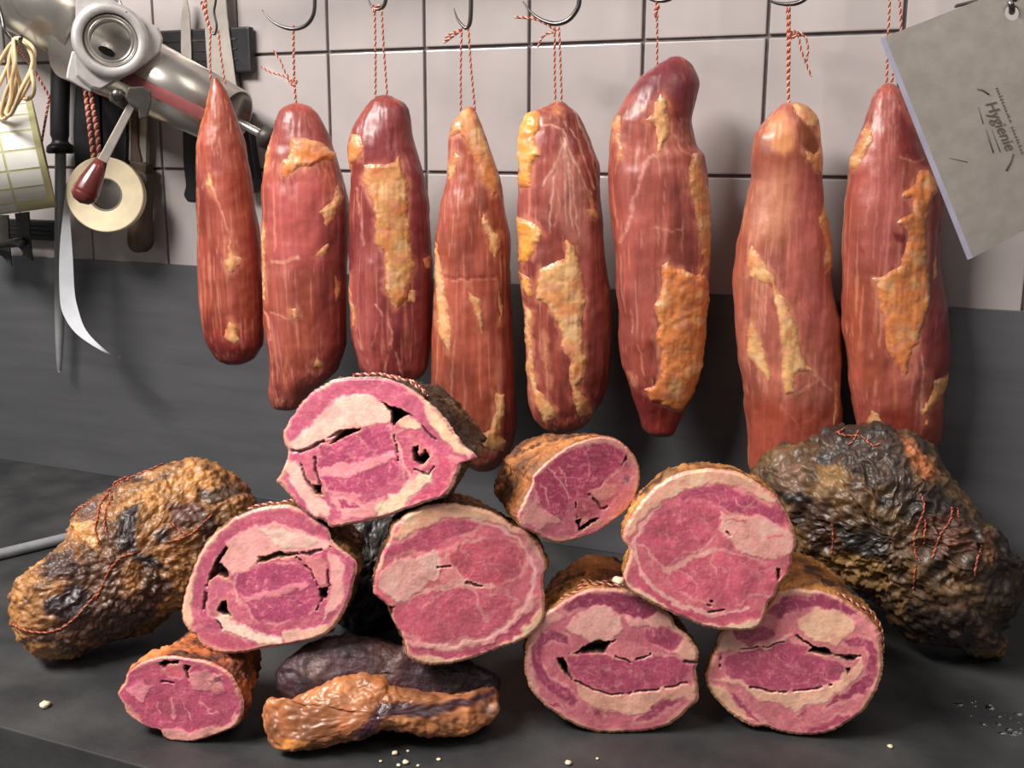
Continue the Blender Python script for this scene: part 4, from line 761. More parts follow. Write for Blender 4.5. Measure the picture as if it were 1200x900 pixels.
# folded slab of smoked bacon
fl = thing('bacon_slab', 'folded slab of smoked bacon, dark lean over orange fat, lying on the worktop under two hams', 'bacon', on_z(440, 876, 0.0))
SO = ((280, 700), 3.333)
lean_o = TR(*SO, [(150,360),(155,290),(200,240),(260,200),(330,170),(420,150),(500,155),(580,170),(630,190),(680,150),(760,158),(840,195),(910,250),(990,300),(1010,345),(960,390),(850,410),(740,420),(640,410),(560,400),(480,390),(380,400),(290,420),(200,410)])
blob('dark_lean', fl, lean_o, 1.0, .022, .15, M_rind, ((58, 34, 42), (80, 48, 52), (42, 27, 34), (92, 64, 60)), [([(320,180),(420,150),(500,160),(440,220),(330,230)], (78, 62, 70), .6)], 411, lumpy=(.0026, 60), ridg=.0016, nr=120, no=340, off=SO[0], s=SO[1])
fat_o = TR(*SO, [(80,470),(90,410),(120,370),(200,375),(290,330),(380,295),(480,280),(540,290),(600,330),(680,350),(800,360),(900,350),(1000,335),(1022,390),(1015,440),(960,490),(900,522),(800,528),(700,515),(620,500),(560,500),(530,520),(480,542),(400,562),(300,580),(200,597),(150,597),(100,550)])
blob('fat_layer', fl, fat_o, .972, .020, .03, M_fat, ((174, 108, 66), (194, 126, 80), (138, 84, 52), (184, 112, 72)),
  [([(440,525),(500,470),(550,395),(620,400),(740,410),(880,380),(1010,335),(1005,365),(900,405),(750,448),(620,448),(560,455),(520,512),(480,535)], (66, 36, 44), 1.0), ([(120,540),(240,540),(300,560),(180,590)], (226, 150, 74), .7), ([(560,450),(700,450),(640,475),(570,480)], (216, 150, 100), .7), ([(960,400),(1018,400),(1000,460),(960,440)], (196, 160, 140), .8), ([(620,340),(900,360),(760,385),(640,380)], (150, 96, 66), .7)],
  423, lumpy=(.0030, 85), ridg=.002, nr=110, no=320, off=SO[0], s=SO[1], ground=True, warp=2.0)

# ------------------------------------------------------------------ crumbs, wet patch, rod
def crumb(P0, r, seed, label):
    n, m = 7, 9; V = []
    for i in range(n):
        th = np.pi * i / (n - 1)
        for j in range(m):
            a = 2 * np.pi * j / m; d = np.array([np.sin(th) * np.cos(a), np.sin(th) * np.sin(a), np.cos(th) * .55]); V.append(d)
    V = np.array(V); V = V * (r * (1 + .45 * fbm(V * 1.6 + seed, 2, seed)))[:, None]; V[:, 2] -= V[:, 2].min()
    o = link('fat_crumb', mesh_np('fat_crumb', V, grid_faces(n, m)), M_crumb); o.location = tuple(P0); o.rotation_euler[2] = seed
    tag(o, label, 'crumb', 'crumbs of fat'); return o
crumb(on_z(53, 829, 0), .0052, 1, 'white chip of fat lying alone near the worktop front edge')
for k, (x, y, r) in enumerate([(463, 884, .003), (475, 895, .003), (467, 898, .002), (514, 891, .002), (478, 881, .0015), (666, 896, .003), (700, 890, .0015), (490, 898, .0015), (446, 893, .0015)]):
    crumb(on_z(x, y, 0), r, k + 3, 'tiny crumb of fat on the worktop before the bacon slab and hams')
crumb(on_z(1043, 876, 0), .0028, 20, 'tiny crumb of fat beside the golden-crusted cut ham')
o = crumb(at_depth(725, 684, .952), .006, 30, 'white lump of fat stuck to the lower rim of a pink ham')
P = TR((960, 700), 4.5, [(715,575),(760,530),(830,545),(900,560),(980,590),(1050,600),(1130,650),(1150,720),(1060,745),(930,735),(850,705),(800,660),(780,610)])
wets = thing('wet_smear', 'wet shiny smear of brine on the black worktop', 'smear', on_z(1165, 845, 0.0))
rw = random.Random(4)
for k in range(26):
    for _ in range(50):
        c_ = P.min(0) + np.array([rw.random(), rw.random()]) * (P.max(0) - P.min(0))
        if poly_sd(c_[None], P)[0] > 1: break
    rx = rw.uniform(1.2, 6.5); ry = rx * rw.uniform(.25, .5); ao = rw.uniform(-.2, .6); an_ = np.linspace(0, 2 * np.pi, 18, endpoint=False); V = []
    jit = 1 + .3 * fbm(np.column_stack([np.cos(an_) * 1.5 + k, np.sin(an_) * 1.5, an_ * 0]), 2, k)
    for t in (1.0, .9, .6, 0.02):
        q = c_ + np.column_stack([rx * np.cos(an_) * math.cos(ao) - ry * np.sin(an_) * math.sin(ao) * .4, rx * np.cos(an_) * math.sin(ao) * .5 + ry * np.sin(an_)]) * (t * jit)[:, None]
        W = on_z(q[:, 0], q[:, 1], 0.0); W[:, 2] = .0002 + .0011 * math.sqrt(max(0, 1 - t * t)) * min(1, rx / 4); V.append(W)
    part('droplet', np.vstack(V), grid_faces(4, 18), M_wet, wets)
ra = on_z(-60, 664, .0075); rb = on_z(92, 627, .0075)
rod = thing('metal_rod', 'round grey metal rod lying on the worktop beside the golden roast', 'rod', (ra + rb) / 2 * [1, 1, 0])
tube('shaft', np.linspace(ra, rb, 12), .0072, M_rod, rod, 16)

# ------------------------------------------------------------------ rail and hooks
Xa = on_y(250, 40, YD(1)); Xb = on_y(1050, 40, YD(8)); dr = (Xb - Xa) / np.linalg.norm((Xb - Xa)[:2]); ZR = .83
rl0 = np.array([Xa[0] - dr[0] * .35, Xa[1] - dr[1] * .35, ZR]); rl1 = np.array([Xb[0] + dr[0] * .35, Xb[1] + dr[1] * .35, ZR])
rail = thing('hook_rail', 'round steel rail above carrying the meat hooks', 'rail', (rl0 + rl1) / 2)
tube('bar', np.linspace(rl0, rl1, 8), .008, M_steel, rail, 14)
def hook(px, Y, r, label, mat=M_darksteel, tip=True):
    P = np.array(px, float); W = on_y(P[:, 0], P[:, 1], Y)
    top = W[-1]; t = (top[0] - rl0[0]) / (rl1[0] - rl0[0]); rc = rl0 + (rl1 - rl0) * t
    arc = [rc + np.array([0, math.cos(a) * .0105, math.sin(a) * .0105]) for a in np.linspace(-.25 * math.pi, 1.1 * math.pi, 10)]
    mid_ = (top + arc[0]) / 2 + np.array([0, .004, 0])
    path = catmull(np.vstack([W, mid_[None], np.array(arc)]), 90, False)
    rad = np.full(90, r)
    if tip: rad[:16] = r * np.linspace(.25, 1, 16)
    h = thing('meat_hook', label, 'hook', path[0], 'meat hooks on the rail')
    tube('hook_wire', path, rad, mat, h, 10); return h
hook([(247,38),(252,40),(254,30),(251,14),(253,0),(254,-30)], YD(1), .0015, 'thin steel hook holding the narrow pointed loin', tip=False)
hook([(307,12),(318,24),(330,31),(344,34),(358,30),(367,18),(369,0),(368,-30)], YD(2), .0024, 'wide open steel hook holding the loin with the arched fat fold')
hook([(432,-5),(433,3),(437,9),(443,11),(449,8),(452,0),(452,-15)], YD(3), .0024, 'steel hook holding the dark loin with one tan strip')
hook([(532,10),(536,22),(543,31),(547,33),(551,25),(552,0),(551,-30)], YD(4), .0026, 'narrow steel hook holding the slim loin with the tan cap')
hook([(613,2),(622,14),(634,23),(650,28),(665,24),(675,13),(679,0),(678,-30)], YD(5), .0028, 'thick wide steel hook holding the loin with yellow fat lumps')
hook([(749,-14),(758,-3),(772,1),(786,-2),(794,-12),(795,-34)], YD(6), .0026, 'steel hook holding the loin with the dark bent top')
hook([(894,-8),(905,2),(922,5),(938,2),(949,-9),(950,-34)], YD(7), .0026, 'steel hook holding the pale pink loin')
hook([(1030,-18),(1038,-8),(1048,-5),(1058,-10),(1064,-22),(1064,-40)], YD(8), .0024, 'steel hook holding the loin behind the cleaver')

# ------------------------------------------------------------------ cleaver
cp = on_y(1120, 180, -.205); cl_n = NH * math.cos(.10) + RH * math.sin(.10)
cl = thing('cleaver', 'broad rectangular steel cleaver blade with engraved script, hung by a hole', 'cleaver', on_plane(1140, 302, cp, cl_n))
def cplane(P, lift=0.0):
    P = np.asarray(P, float); return on_plane(P[:, 0], P[:, 1], cp, cl_n) - cl_n * lift
hc = np.array([1186.5, 15.0]); hr = 9.0; an = np.linspace(0, 2 * np.pi, 48, endpoint=False)
outer = np.array([(1037, 43), (1260, -44), (1330, 202), (1140, 302)], float)
def ray_poly(c, a):
    d = np.array([math.cos(a), math.sin(a)]); best = 1e9
    for k in range(4):
        p = outer[k]; e = outer[(k + 1) % 4] - p; den = d[0] * e[1] - d[1] * e[0]
        if abs(den) < 1e-9: continue
        t = ((p[0] - c[0]) * e[1] - (p[1] - c[1]) * e[0]) / den; u = ((p[0] - c[0]) * d[1] - (p[1] - c[1]) * d[0]) / den
        if t > 0 and -1e-6 <= u <= 1 + 1e-6: best = min(best, t)
    return c + d * best
angs = sorted(list(an) + [math.atan2(*(q - hc)[::-1]) % (2 * np.pi) for q in outer]); na = len(angs)
inn = np.array([hc + hr * np.array([math.cos(a), math.sin(a)]) for a in angs]); out_ = np.array([ray_poly(hc, a) for a in angs])
Vf = np.vstack([cplane(inn), cplane(out_)]); Vb = Vf + cl_n * .0035; VV = np.vstack([Vf, Vb]); fs = []
for k in range(na):
    j = (k + 1) % na
    fs += [(k, na + k, na + j, j), (2 * na + j, 3 * na + j, 3 * na + k, 2 * na + k), (k, j, 2 * na + j, 2 * na + k), (na + j, na + k, 3 * na + k, 3 * na + j)]
blade = py_part('blade', VV, fs, M_brushed, cl)
# bevelled cutting edge on the long side
e0, e1 = cplane([(1037, 43)])[0], cplane([(1140, 302)])[0]; f0 = cplane([(1032, 45)])[0] + cl_n * .003; f1 = cplane([(1135, 305)])[0] + cl_n * .003
py_part('cutting_edge', [e0, e1, f1, f0, e0 + cl_n * .0035, e1 + cl_n * .0035], [(0, 1, 2, 3), (3, 2, 5, 4), (0, 3, 4), (1, 5, 2)], M_edge, cl)
# script along the blade (reads downwards)
def blade_text(txt, a, b, size, shear=.25):
    A, B = cplane([a], .0006)[0], cplane([b], .0006)[0]
    cu = bpy.data.curves.new('lettering', 'FONT'); cu.body = txt; cu.size = size; cu.shear = shear; cu.extrude = .0001; cu.offset = .00012
    to = bpy.data.objects.new('lettering_curve', cu); col.objects.link(to); bpy.context.view_layer.update()
    me = bpy.data.meshes.new_from_object(to.evaluated_get(bpy.context.evaluated_depsgraph_get())); bpy.data.objects.remove(to)
    co = np.empty(len(me.vertices) * 3, np.float32); me.vertices.foreach_get('co', co); co = co.reshape(-1, 3)
    Ln = np.linalg.norm(B - A); xd = (B - A) / Ln; zd = -cl_n; yd_ = np.cross(zd, xd); k = Ln / max(co[:, 0].max(), 1e-6)
    Wv = A + (co[:, :1] * k) * xd + (co[:, 1:2] * k) * yd_ + co[:, 2:3] * zd - np.array(cl.location)
    me.vertices.foreach_set('co', Wv.astype(np.float32).ravel()); me.update(); return link('lettering', me, M_engrave, blade)
blade_text('Hygienie', (1154, 121), (1179, 178), .03)
def engraved(P, wd=1.2):
    W = cplane(P, .0003); tube('engraved_line', W, wd * .00045, M_engrave, blade, 5)
rn = random.Random(8)
for a, b, n_ in (((1166, 103), (1183, 144), 12), ((1184, 149), (1197, 182), 9)):          # small worn lettering, no longer readable
    for k in range(n_):
        t = (k + .2) / n_; x = a[0] + (b[0] - a[0]) * t; y = a[1] + (b[1] - a[1]) * t
        engraved([(x, y), (x + 3.2 + rn.uniform(-.8, .8), y - 1.4 + rn.uniform(-1, 1))], .8); engraved([(x + 1.2, y + .2), (x + 2.4, y + 2.2)], .7)
engraved([(1145, 104), (1152, 106), (1159, 111)], 1.6); engraved([(1187, 180), (1184, 190), (1179, 200)], 2.0)
engraved([(1146, 125), (1152, 145)], .8); engraved([(1155, 152), (1164, 179)], 1.1); engraved([(1162, 152), (1172, 178)], .7); engraved([(1112, 185), (1134, 190)], .6)
hk = thing('meat_hook', 'steel hook passing through the hole of the cleaver', 'hook', on_plane(1187, 12, cp, cl_n))
hp = np.vstack([cplane([(1181, 2), (1183, 8)], .006), cplane([(1186, 14)], .0) , cplane([(1190, 10), (1193, 0), (1194, -14)], -.010), np.array([[cplane([(1194, -30)])[0][0], rl1[1] + .0, ZR - .02]])])
tube('hook_wire', catmull(hp, 40, False), .0028, M_darksteel, hk, 10)
bh = slab('blade_hanger', [(1118, 9), (1119, 5), (1135, 1), (1190, -12), (1192, -6), (1148, 2)], -.17, .006, M_greyplastic, None, bev=.001)
tag(bh, 'dark flat metal strap tip showing behind the top of the cleaver', 'strap')

# ------------------------------------------------------------------ tools on the wall: filler cylinder
def vdir(px, py):
    d = ray(px, py); d = d * np.array([1, 1, 0]); return d / np.linalg.norm(d)
st = thing('sausage_filler', 'long steel filler cylinder with cast aluminium collar and round opening, hung slanting on the tiles', 'filler', on_y(150, 90, -.10))
def ppm(px, py, Y): return float((on_y(px, py, Y) - CAM) @ R[2]) / F
b0 = on_y(92, 49, -.105); b1 = on_y(274, 140, -.085)
m0 = np.linalg.norm(at_depth(1, 0, 1) - at_depth(0, 0, 1)) * ((b0 - CAM) @ R[2]); m1 = np.linalg.norm(at_depth(1, 0, 1) - at_depth(0, 0, 1)) * ((b1 - CAM) @ R[2])
ax = b1 - b0; La = np.linalg.norm(ax)
ro0, ro1 = 47 * m0, 36 * m1
barrel = lathe('barrel', b0, ax, [(0, 0), (0, ro0), (La, ro1), (La, ro1 * .93), (La - .01, ro1 * .92), (La - .01, 0)], M_steel, st, 56)
c0 = on_y(-70, -58, -.115); c1 = on_y(112, 38, -.108)
lathe('barrel', c0, c1 - c0, [(0, 0), (0, 46 * m0), (np.linalg.norm(c1 - c0), 46 * m0), (np.linalg.norm(c1 - c0), 0)], M_steel, st, 56)
# red printed stripe along the barrel
axn = ax / La; vv = CAM - (b0 + b1) / 2; vv = vv - axn * (vv @ axn); vv /= np.linalg.norm(vv); dn = np.cross(axn, vv)
if dn[2] > 0: dn = -dn
V = []
for t in np.linspace(.26, .985, 24):
    rr = ro0 + (ro1 - ro0) * t + .0009
    for a in np.linspace(.10, .46, 8): V.append(b0 + ax * t + rr * (math.cos(a) * vv + math.sin(a) * dn))
part('red_stripe', np.array(V), grid_faces(24, 8, closed=False), M_redstripe, barrel)
tube('piston_rod', np.linspace(b1 - axn * .02, on_y(311, 160, -.085), 6), 5 * m1, M_steel, st, 14)
rb_ = on_y(311, 160, -.085); lathe('rod_end', rb_ - axn * .004, axn, [(0, 0), (0, .014), (.003, .016), (.016, .016), (.018, .012), (.018, 0)], M_greyplastic, st, 20)
# collar
cv = vdir(129, 48); cpn = cv; cc0 = on_y(129.5, 47.5, -.172)
collar_poly = np.array([(89,-12),(120,-8),(149,9),(171,24),(186,32),(191,45),(188,60),(171,75),(145,90),(128,99),(117,105),(107,103),(89,89),(87,70),(88,30)], float)
def holed(name, poly, c, r, p0, n, th, mat, root):
    ag = np.unique(np.concatenate([np.linspace(0, 2 * np.pi, 56, endpoint=False), [math.atan2(q[1] - c[1], q[0] - c[0]) % (2 * np.pi) for q in poly]])); m_ = len(ag); ou = []
    for a in ag:
        d = np.array([math.cos(a), math.sin(a)]); best = 1e9
        for k in range(len(poly)):
            p = poly[k]; e = poly[(k + 1) % len(poly)] - p; den = d[0] * e[1] - d[1] * e[0]
            if abs(den) < 1e-9: continue
            t = ((p[0] - c[0]) * e[1] - (p[1] - c[1]) * e[0]) / den; u = ((p[0] - c[0]) * d[1] - (p[1] - c[1]) * d[0]) / den
            if t > 0 and -1e-6 <= u <= 1 + 1e-6: best = min(best, t)
        ou.append(c + d * best)
    ou = np.array(ou); inn_ = np.array([c + r * np.array([math.cos(a), math.sin(a)]) for a in ag]); ce = poly.mean(0); ou2 = ce + (ou - ce) * .955
    def W(q): return on_plane(q[:, 0], q[:, 1], p0, n)
    V = np.vstack([W(inn_), W(ou2), W(ou) + n * .0025, W(ou) + n * th, W(inn_) + n * th])
    return py_part(name, V, [tuple(map(int, f)) for f in grid_faces(5, m_)] , mat, root, False)
collar = holed('collar', collar_poly, np.array([129.5, 47.5]), 24.0, cc0, cpn, .03, M_cast, st)
slab('collar_flange', [(84,60),(92,60),(112,100),(106,108),(77,92),(79,80)], 0, .02, M_cast, st, bev=.002, nrm=cpn, p0=cc0 + cpn * .012)
mm = m0 * .985
ringf = -cv
opening = lathe('opening_ring', cc0, ringf, [(-.004, 40 * mm), (.008, 40.5 * mm), (.0115, 39 * mm), (.013, 36 * mm), (.013, 31 * mm), (.0115, 29 * mm), (.006, 28.5 * mm), (.002, 28.5 * mm)], M_cast, collar, 64)
lathe('steel_ring', cc0, ringf, [(.001, 28.5 * mm), (.0065, 27.5 * mm), (.0075, 26 * mm), (.0065, 24.5 * mm), (.004, 24.2 * mm), (.007, 23.2 * mm), (.006, 21.5 * mm), (.0005, 21.2 * mm)], M_steel, collar, 64)
lathe('steel_liner', cc0, ringf, [(.001, 22.0 * mm), (-.028, 22.0 * mm)], M_steel, collar, 48)
def barrel_hit(px, py):
    d = ray(px, py)
    for t in np.linspace(1.0, 2.0, 2000):
        p = CAM + d * t; x = (p - b0) @ axn; rr = ro0 + (ro1 - ro0) * x / La
        if np.linalg.norm(p - b0 - axn * x) < rr and -.05 < x: return p
    return on_plane(px, py, cc0, cpn)
e_ = barrel_hit(125, 60.5) + ringf * .004; an2 = np.linspace(0, 2 * np.pi, 28, endpoint=False); tu = RH * math.cos(.45) - UP * math.sin(.45); tw = np.cross(tu, cpn)
slabV = [e_ + 10 * mm * math.cos(a) * tu + 4.6 * mm * math.sin(a) * tw for a in an2]
py_part('port_hole', slabV, [tuple(range(28))], M_black, st)
# clamp block and lever with dark red knob
slab('clamp_block', [(150,102),(168,101),(177,107),(178,118),(173,138),(163,139),(162,128),(152,122),(146,114)], 0, .02, M_greyplastic, st, bev=.002, nrm=cpn, p0=on_y(160, 118, -.178))
slab('clamp_foot', [(128,108),(150,110),(158,122),(150,130),(143,127),(128,118)], 0, .02, M_greyplastic, st, bev=.002, nrm=cpn, p0=on_y(140, 118, -.172))
lathe('clamp_bolt', on_y(139, 112, -.184), -cv, [(-.01, .009), (.004, .009), (.006, .007), (.006, 0)], M_darksteel, st, 12)
lever = slab('lever_arm', [(152,117),(161,120),(124,194),(113,189)], 0, .006, M_brushed, st, bev=.001, nrm=cpn, p0=on_y(137, 155, -.186))
k0 = on_plane(119, 188, on_y(137, 155, -.188), cpn); k1 = on_plane(93.5, 238, on_y(137, 155, -.188), cpn); ka = k1 - k0; Lk = np.linalg.norm(ka)
lathe('lever_knob', k0, ka, [(0, 0), (0, 6.5 * mm), (Lk * .15, 8.6 * mm), (Lk * .4, 11.6 * mm), (Lk * .68, 14.2 * mm), (Lk * .74, 14.3 * mm), (Lk * .755, 13.9 * mm), (Lk * .77, 14.3 * mm), (Lk * .86, 13.2 * mm), (Lk * .95, 9 * mm), (Lk, 0)], M_knob, lever, 32)
sh_ = thing('wire_hook', 'small bent steel wire hook at the top edge of the cast collar', 'hook', on_y(144, 5, -.165))
tube('wire', px_path([(138, -25), (139, -4), (142, 6), (149, 15)], -.165, 20), .0024, M_steel, sh_, 8)
# magnetic knife strips
def strip(px0, px1, label):
    a = on_y(px0[0], px0[1], -.018); b = on_y(px1[0], px1[1], -.018)
    t = thing('knife_strip', label, 'knife strip', ((a + b) / 2)); 
    bar_ = box('bar', (a[0], -.018, b[2]), (b[0], -.0055, a[2]), M_black, t, bev=.003)
    for zf in (.30, .52, .74): 
        z_ = b[2] + (a[2] - b[2]) * zf; box('groove_rail', (a[0] + .006, -.0192, z_ - .0012), (b[0] - .022, -.017, z_ + .0012), M_darksteel, bar_)
    return t
strip((60, 42), (294, 85), 'long black magnetic knife strip on the upper tiles')
lo_strip = strip((-60, 254), (72, 283), 'dark knife strip on the tiles just above the grey panel')
def knife(label, blade, handle, Y, bm=M_brushed, hm=M_black, extra=None, name='knife', bth=.002, hth=.018):
    P = np.array(handle, float); t = thing(name, label, 'knife', on_y(P[:, 0].mean(), P[:, 1].max(), Y))
    slab('blade', blade, Y, bth, bm, t); slab('handle', handle, Y - .008, hth, hm, t, bev=.004)
    return t
knife('thin pointed knife, tip up, black handle below the slanting cylinder', [(216,-6),(218,-3),(222,16),(224,60),(226,152),(217,152),(212,60),(212,22)], [(213,146),(232,150),(233,200),(233,228),(228,238),(219,237),(214,229),(217,218),(214,190)], -.0215)
knife('wide bladed knife on the strip, black handle behind the pointed loin', [(236,-30),(262,-30),(266,20),(276,95),(284,140),(262,142),(243,80)], [(266,128),(284,122),(290,150),(300,214),(298,226),(284,228),(276,180)], -.0215)
knife('black handled butcher knife behind the twisted cord', [(90,20),(112,20),(114,108),(90,108)], [(88,100),(116,104),(117,160),(116,200),(100,206),(87,200),(85,150)], -.0215)
knife('black handled butcher knife beside the worn wooden tool', [(120,20),(142,20),(144,112),(122,112)], [(118,104),(146,110),(148,160),(147,200),(134,206),(122,200),(119,150)], -.0215)
wt = thing('wooden_tool', 'old tool with worn dark wooden handle behind the tape roll', 'tool', on_y(160, 298, -.03))
slab('shank', [(155,60),(160,60),(161,170),(166,192),(152,192),(154,170)], -.028, .005, M_wood, wt, bev=.001)
slab('side_plate', [(148,60),(154,60),(153,188),(147,188)], -.0235, .004, M_brushed, wt); slab('side_plate', [(162,60),(172,60),(171,190),(163,190)], -.0235, .004, M_brushed, wt)
slab('bolster', [(151,188),(162,190),(171,193),(170,206),(152,204)], -.036, .018, M_wood, wt, bev=.002)
slab('handle', [(153,202),(170,204),(171,225),(169,250),(171,280),(168,292),(160,297),(152,293),(148,282),(150,262),(155,240)], -.038, .02, M_wood, wt, bev=.005, smooth_n=40)
# sharpening steel
ss_ = thing('sharpening_steel', 'sharpening steel with black handle hanging tip down beside the label roll', 'sharpener', on_y(70, 436, -.033))
def rows_tube(name, rows, Y, mat, root, ns=20, sq=1.0):
    V = []
    for (y, x, r) in rows:
        p = on_y(x, y, Y); m = ppm(x, y, Y) * .97; V.append([p + r * m * (math.cos(a) * RH + sq * math.sin(a) * NH) for a in np.linspace(0, 2 * np.pi, ns, endpoint=False)])
    V = np.array(V).reshape(-1, 3); return py_part(name, V, [tuple(map(int, f)) for f in grid_faces(len(rows), ns)] + [tuple(range(ns)), tuple(range((len(rows) - 1) * ns, len(rows) * ns))[::-1]], mat, root, True)
rows_tube('handle', [(60, 71, 7), (64, 71, 10), (75, 71, 11), (110, 70.5, 11.2), (140, 70, 11), (158, 70, 11), (163, 70.5, 9.5), (166, 70.5, 9.5), (170, 71, 13)], -.033, M_black, ss_)
rows_tube('guard', [(169, 71, 13), (172, 71, 16), (178, 71, 16.5), (180, 71, 14)], -.033, M_black, ss_)
rows_tube('rod', [(178, 71, 6.5), (300, 70.3, 6.3), (360, 70, 6), (395, 69.8, 5), (420, 69.6, 3.6), (434, 69.5, 2.4), (436, 69.5, 1.2)], -.033, M_rod, ss_)
# tape roll with loose ribbon end
tv = vdir(123, 228); tc = on_y(123, 228, -.102); mt = ppm(123, 228, -.102) * .97
tr = thing('tape_roll', 'roll of cream tape with a loose white end, hung by a red and white cord', 'tape roll', on_y(123, 273, -.102))
td = tv * .96 + RH * .22 + UP * -.06; td /= np.linalg.norm(td)
prof = [(0, 20 * mt)] + [(-.0002 * (k % 2), (20 + 25 * k / 12) * mt) for k in range(1, 12)] + [(0, 44.5 * mt), (.001, 45 * mt), (.021, 45 * mt), (.022, 44 * mt), (.022, 20 * mt)]
lathe('tape', tc, td, prof, M_tape, tr, 64)
lathe('core', tc, td, [(.0, 20.2 * mt), (-.0005, 19 * mt), (.0, 18 * mt), (.022, 18 * mt), (.022, 20.2 * mt)], M_core, tr, 48)
le = catmull(np.array([(78,214),(77,250),(76,292),(77,340),(80,365),(95,390),(125,412),(145,419)], float), 40, False); ri = catmull(np.array([(82,214),(81,250),(84,298),(87,340),(92,362),(103,387),(127,409),(145,417)], float), 40, False)
sw = np.linspace(0, 1, 40); A_ = on_y(le[:, 0], le[:, 1], -.115); B_ = on_y(ri[:, 0], ri[:, 1], -.115); A_[:, 1] -= .012 * np.sin(sw * 3); B_[:, 1] += .006 * np.sin(sw * 3); B_[:, 1] -= .01 * sw
V = np.vstack([np.stack([A_, (A_ + B_) / 2, B_], 1).reshape(-1, 3)]); part('loose_end', V, grid_faces(40, 3, closed=False), M_rib, tr)
for pp_ in ([(98, 92), (103, 130), (107, 165), (112, 205)], [(103, 92), (110, 130), (115, 165), (118, 205)]):
    q_ = catmull(np.array(pp_, float), 20, False); yc = np.interp(q_[:, 1], [92, 118, 150, 205], [-.040, -.046, -.072, -.104])
    cord('cord', np.array([on_y(a_[0], a_[1], y_) for a_, y_ in zip(q_, yc)]), .0034, tr, pitch=.013)
# label roll
lv = vdir(30, 180); lpr = np.array([lv[1], -lv[0], 0]); lax = lpr * math.cos(.03) - lv * math.sin(.03) + UP * .13; lax /= np.linalg.norm(lax)
lc = on_y(52, 180, -.12); ml = ppm(30, 180, -.12) * .94; Rl = 66 * ml
lr = thing('label_roll', 'big roll of white sticky labels on yellow backing, hung by a cord', 'label roll', lc - lax * .06 - UP * Rl)
Wl = 112 * ml
roll_ = lathe('backing_roll', lc, -lax, [(0, .28 * Rl), (.0, .985 * Rl), (.001, Rl), (Wl, Rl), (Wl + .001, .985 * Rl), (Wl, .28 * Rl)], M_backing, lr, 72)
lathe('core', lc, -lax, [(-.001, .28 * Rl), (-.001, .24 * Rl), (Wl, .24 * Rl), (Wl, .28 * Rl)], M_core, lr, 40)
fv = -(lv - lax * (lv @ lax)); fv /= np.linalg.norm(fv); uv = np.cross(lax, fv)
if uv[2] < 0: uv = -uv
stp = .34
for cI in range(3):
    for rI in range(-4, 5):
        if cI == 0 and rI == -4: continue
        a0 = rI * stp + .03 + .10; a1 = a0 + stp - .035; x0 = (7 + cI * 37) * ml; x1 = x0 + 34.5 * ml; V = []
        for a in np.linspace(a0, a1, 6):
            for x in (x0, x1): V.append(lc - lax * x + (Rl + .0004) * (math.cos(a) * fv + math.sin(a) * uv))
        if rI < -3 and cI == 0: continue
        part('label', np.array(V), grid_faces(6, 2, closed=False), M_paper, roll_)
topc = on_y(16, 48.5, -.204)
cord('cord', np.array([topc, on_y(40, 82, -.13), on_y(58, 113, -.12), lc + UP * .01 - lax * .004]), .0018, lr)
cord('cord', np.array([topc, on_y(10, 80, -.13), on_y(-20, 113, -.12), lc + UP * .01 - lax * Wl]), .0018, lr)
hk2 = thing('wire_hook', 'dark wire hook carrying the cream elastic bands and label roll', 'hook', on_y(18, 56, -.185))
hw_ = [(-8, -12, -.185), (2, 20, -.185), (5, 34, -.188), (11, 43, -.195), (17, 49.5, -.207), (20, 50.5, -.222), (23, 49, -.236), (25, 43, -.242)]
tube('wire', catmull(np.array([on_y(a_, b_, c_) for a_, b_, c_ in hw_]), 40, False), .0026, M_darksteel, hk2, 10)
bands = [[(18,50),(2,58),(-12,90),(-14,120),(-2,138),(14,118),(24,84)], [(18,48),(8,62),(2,92),(-4,120),(2,132),(10,108),(16,76)], [(19,47),(30,58),(35,80),(30,108),(14,130),(-2,138),(4,112),(22,84)], [(19,46),(33,56),(36,76),(42,98),(38,110),(26,114),(22,96),(22,70)], [(17,47),(26,54),(33,72),(30,96),(20,122),(6,134),(14,100),(24,74)]]
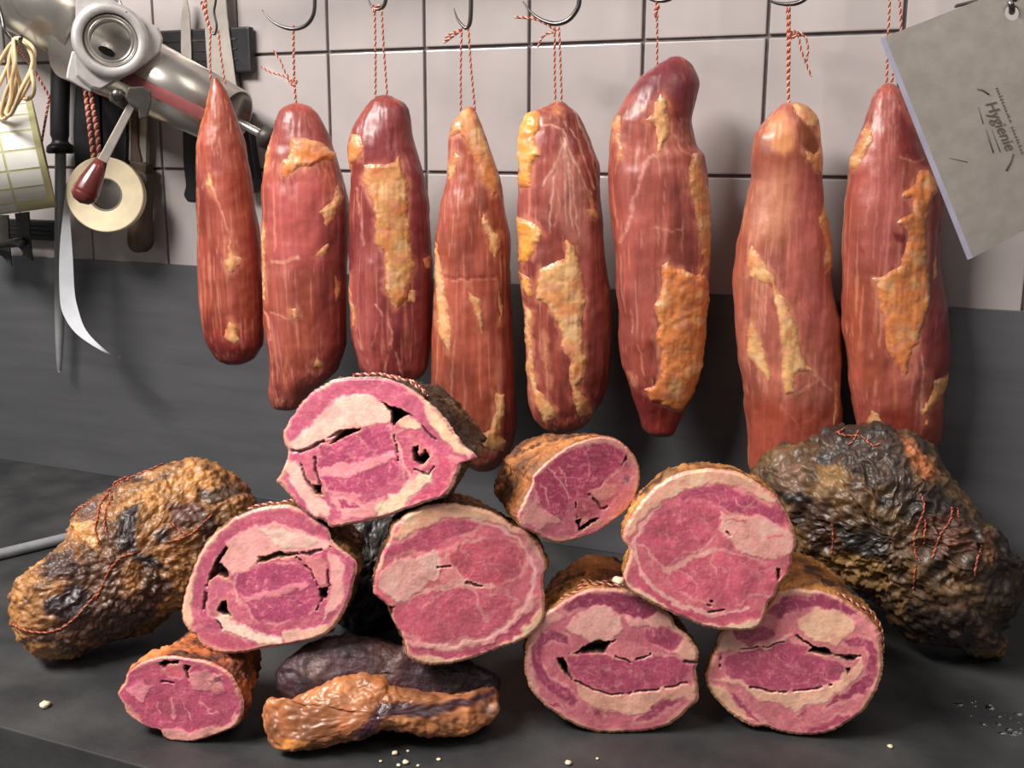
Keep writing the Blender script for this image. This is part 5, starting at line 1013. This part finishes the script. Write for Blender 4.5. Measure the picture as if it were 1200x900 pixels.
blab = ['cream elastic band hanging widest to the outer side of the hook', 'narrow cream elastic band tucked in the middle of the bundle', 'long cream elastic band sweeping in front of the label roll', 'short cream elastic band looping toward the sharpening steel', 'inner cream elastic band twisted behind the long one']
for k, bp_ in enumerate(bands):
    Yb = -.207 - .006 * k; P2 = catmull(np.array(bp_, float), 70); W = on_y(P2[:, 0], P2[:, 1], Yb); W[:, 1] += .006 * np.sin(np.linspace(0, 4 * np.pi, 70))
    tn = np.roll(W, -1, 0) - np.roll(W, 1, 0); tn /= np.linalg.norm(tn, axis=1, keepdims=True); wd_ = lv * .6 + RH * .5; hwv = .0044
    nn_ = np.cross(tn, lv); nn_ /= np.linalg.norm(nn_, axis=1, keepdims=True) + 1e-9
    rings = np.stack([W + nn_ * hwv * .8 - lv * hwv, W + nn_ * hwv * 1.0 + lv * hwv, W - nn_ * hwv * .2 + lv * hwv, W - nn_ * hwv * .2 - lv * hwv], 1)
    fq = grid_faces(4, 70).reshape(-1, 4)
    a = np.arange(70 * 4).reshape(70, 4); b2 = np.roll(a, -1, 0); fq = np.stack([a, np.roll(a, -1, 1), np.roll(b2, -1, 1), b2], -1).reshape(-1, 4)
    og = on_y(18, 50, Yb); ob = link('elastic_band', mesh_np('elastic_band', rings.reshape(-1, 3) - og, fq), M_band); ob.location = tuple(og); tag(ob, blab[k], 'elastic band', 'cream elastic bands on the hook')
# blade set on a short shaft under the label roll
bs = thing('blade_set', 'black pointed metal plates on a short shaft under the label roll', 'blades', on_y(15, 285, -.07))
slab('plate', [(17,250),(33,248),(36,292),(38,306),(30,300),(22,290),(20,270)], -.085, .003, M_greyplastic, bs, bev=.0005); slab('plate', [(-30,252),(9,252),(11,292),(13,312),(2,300),(-30,296)], -.065, .003, M_greyplastic, bs, bev=.0005)
tube('shaft', np.linspace(on_y(-30, 292, -.072), on_y(27, 283, -.095), 6), .0068, M_darksteel, bs, 16)
lathe('bolt', on_y(25.5, 282, -.086), np.array([.3, -1, 0]), [(0, .0045), (.003, .0045), (.003, 0)], M_steel, bs, 6, smooth=False)
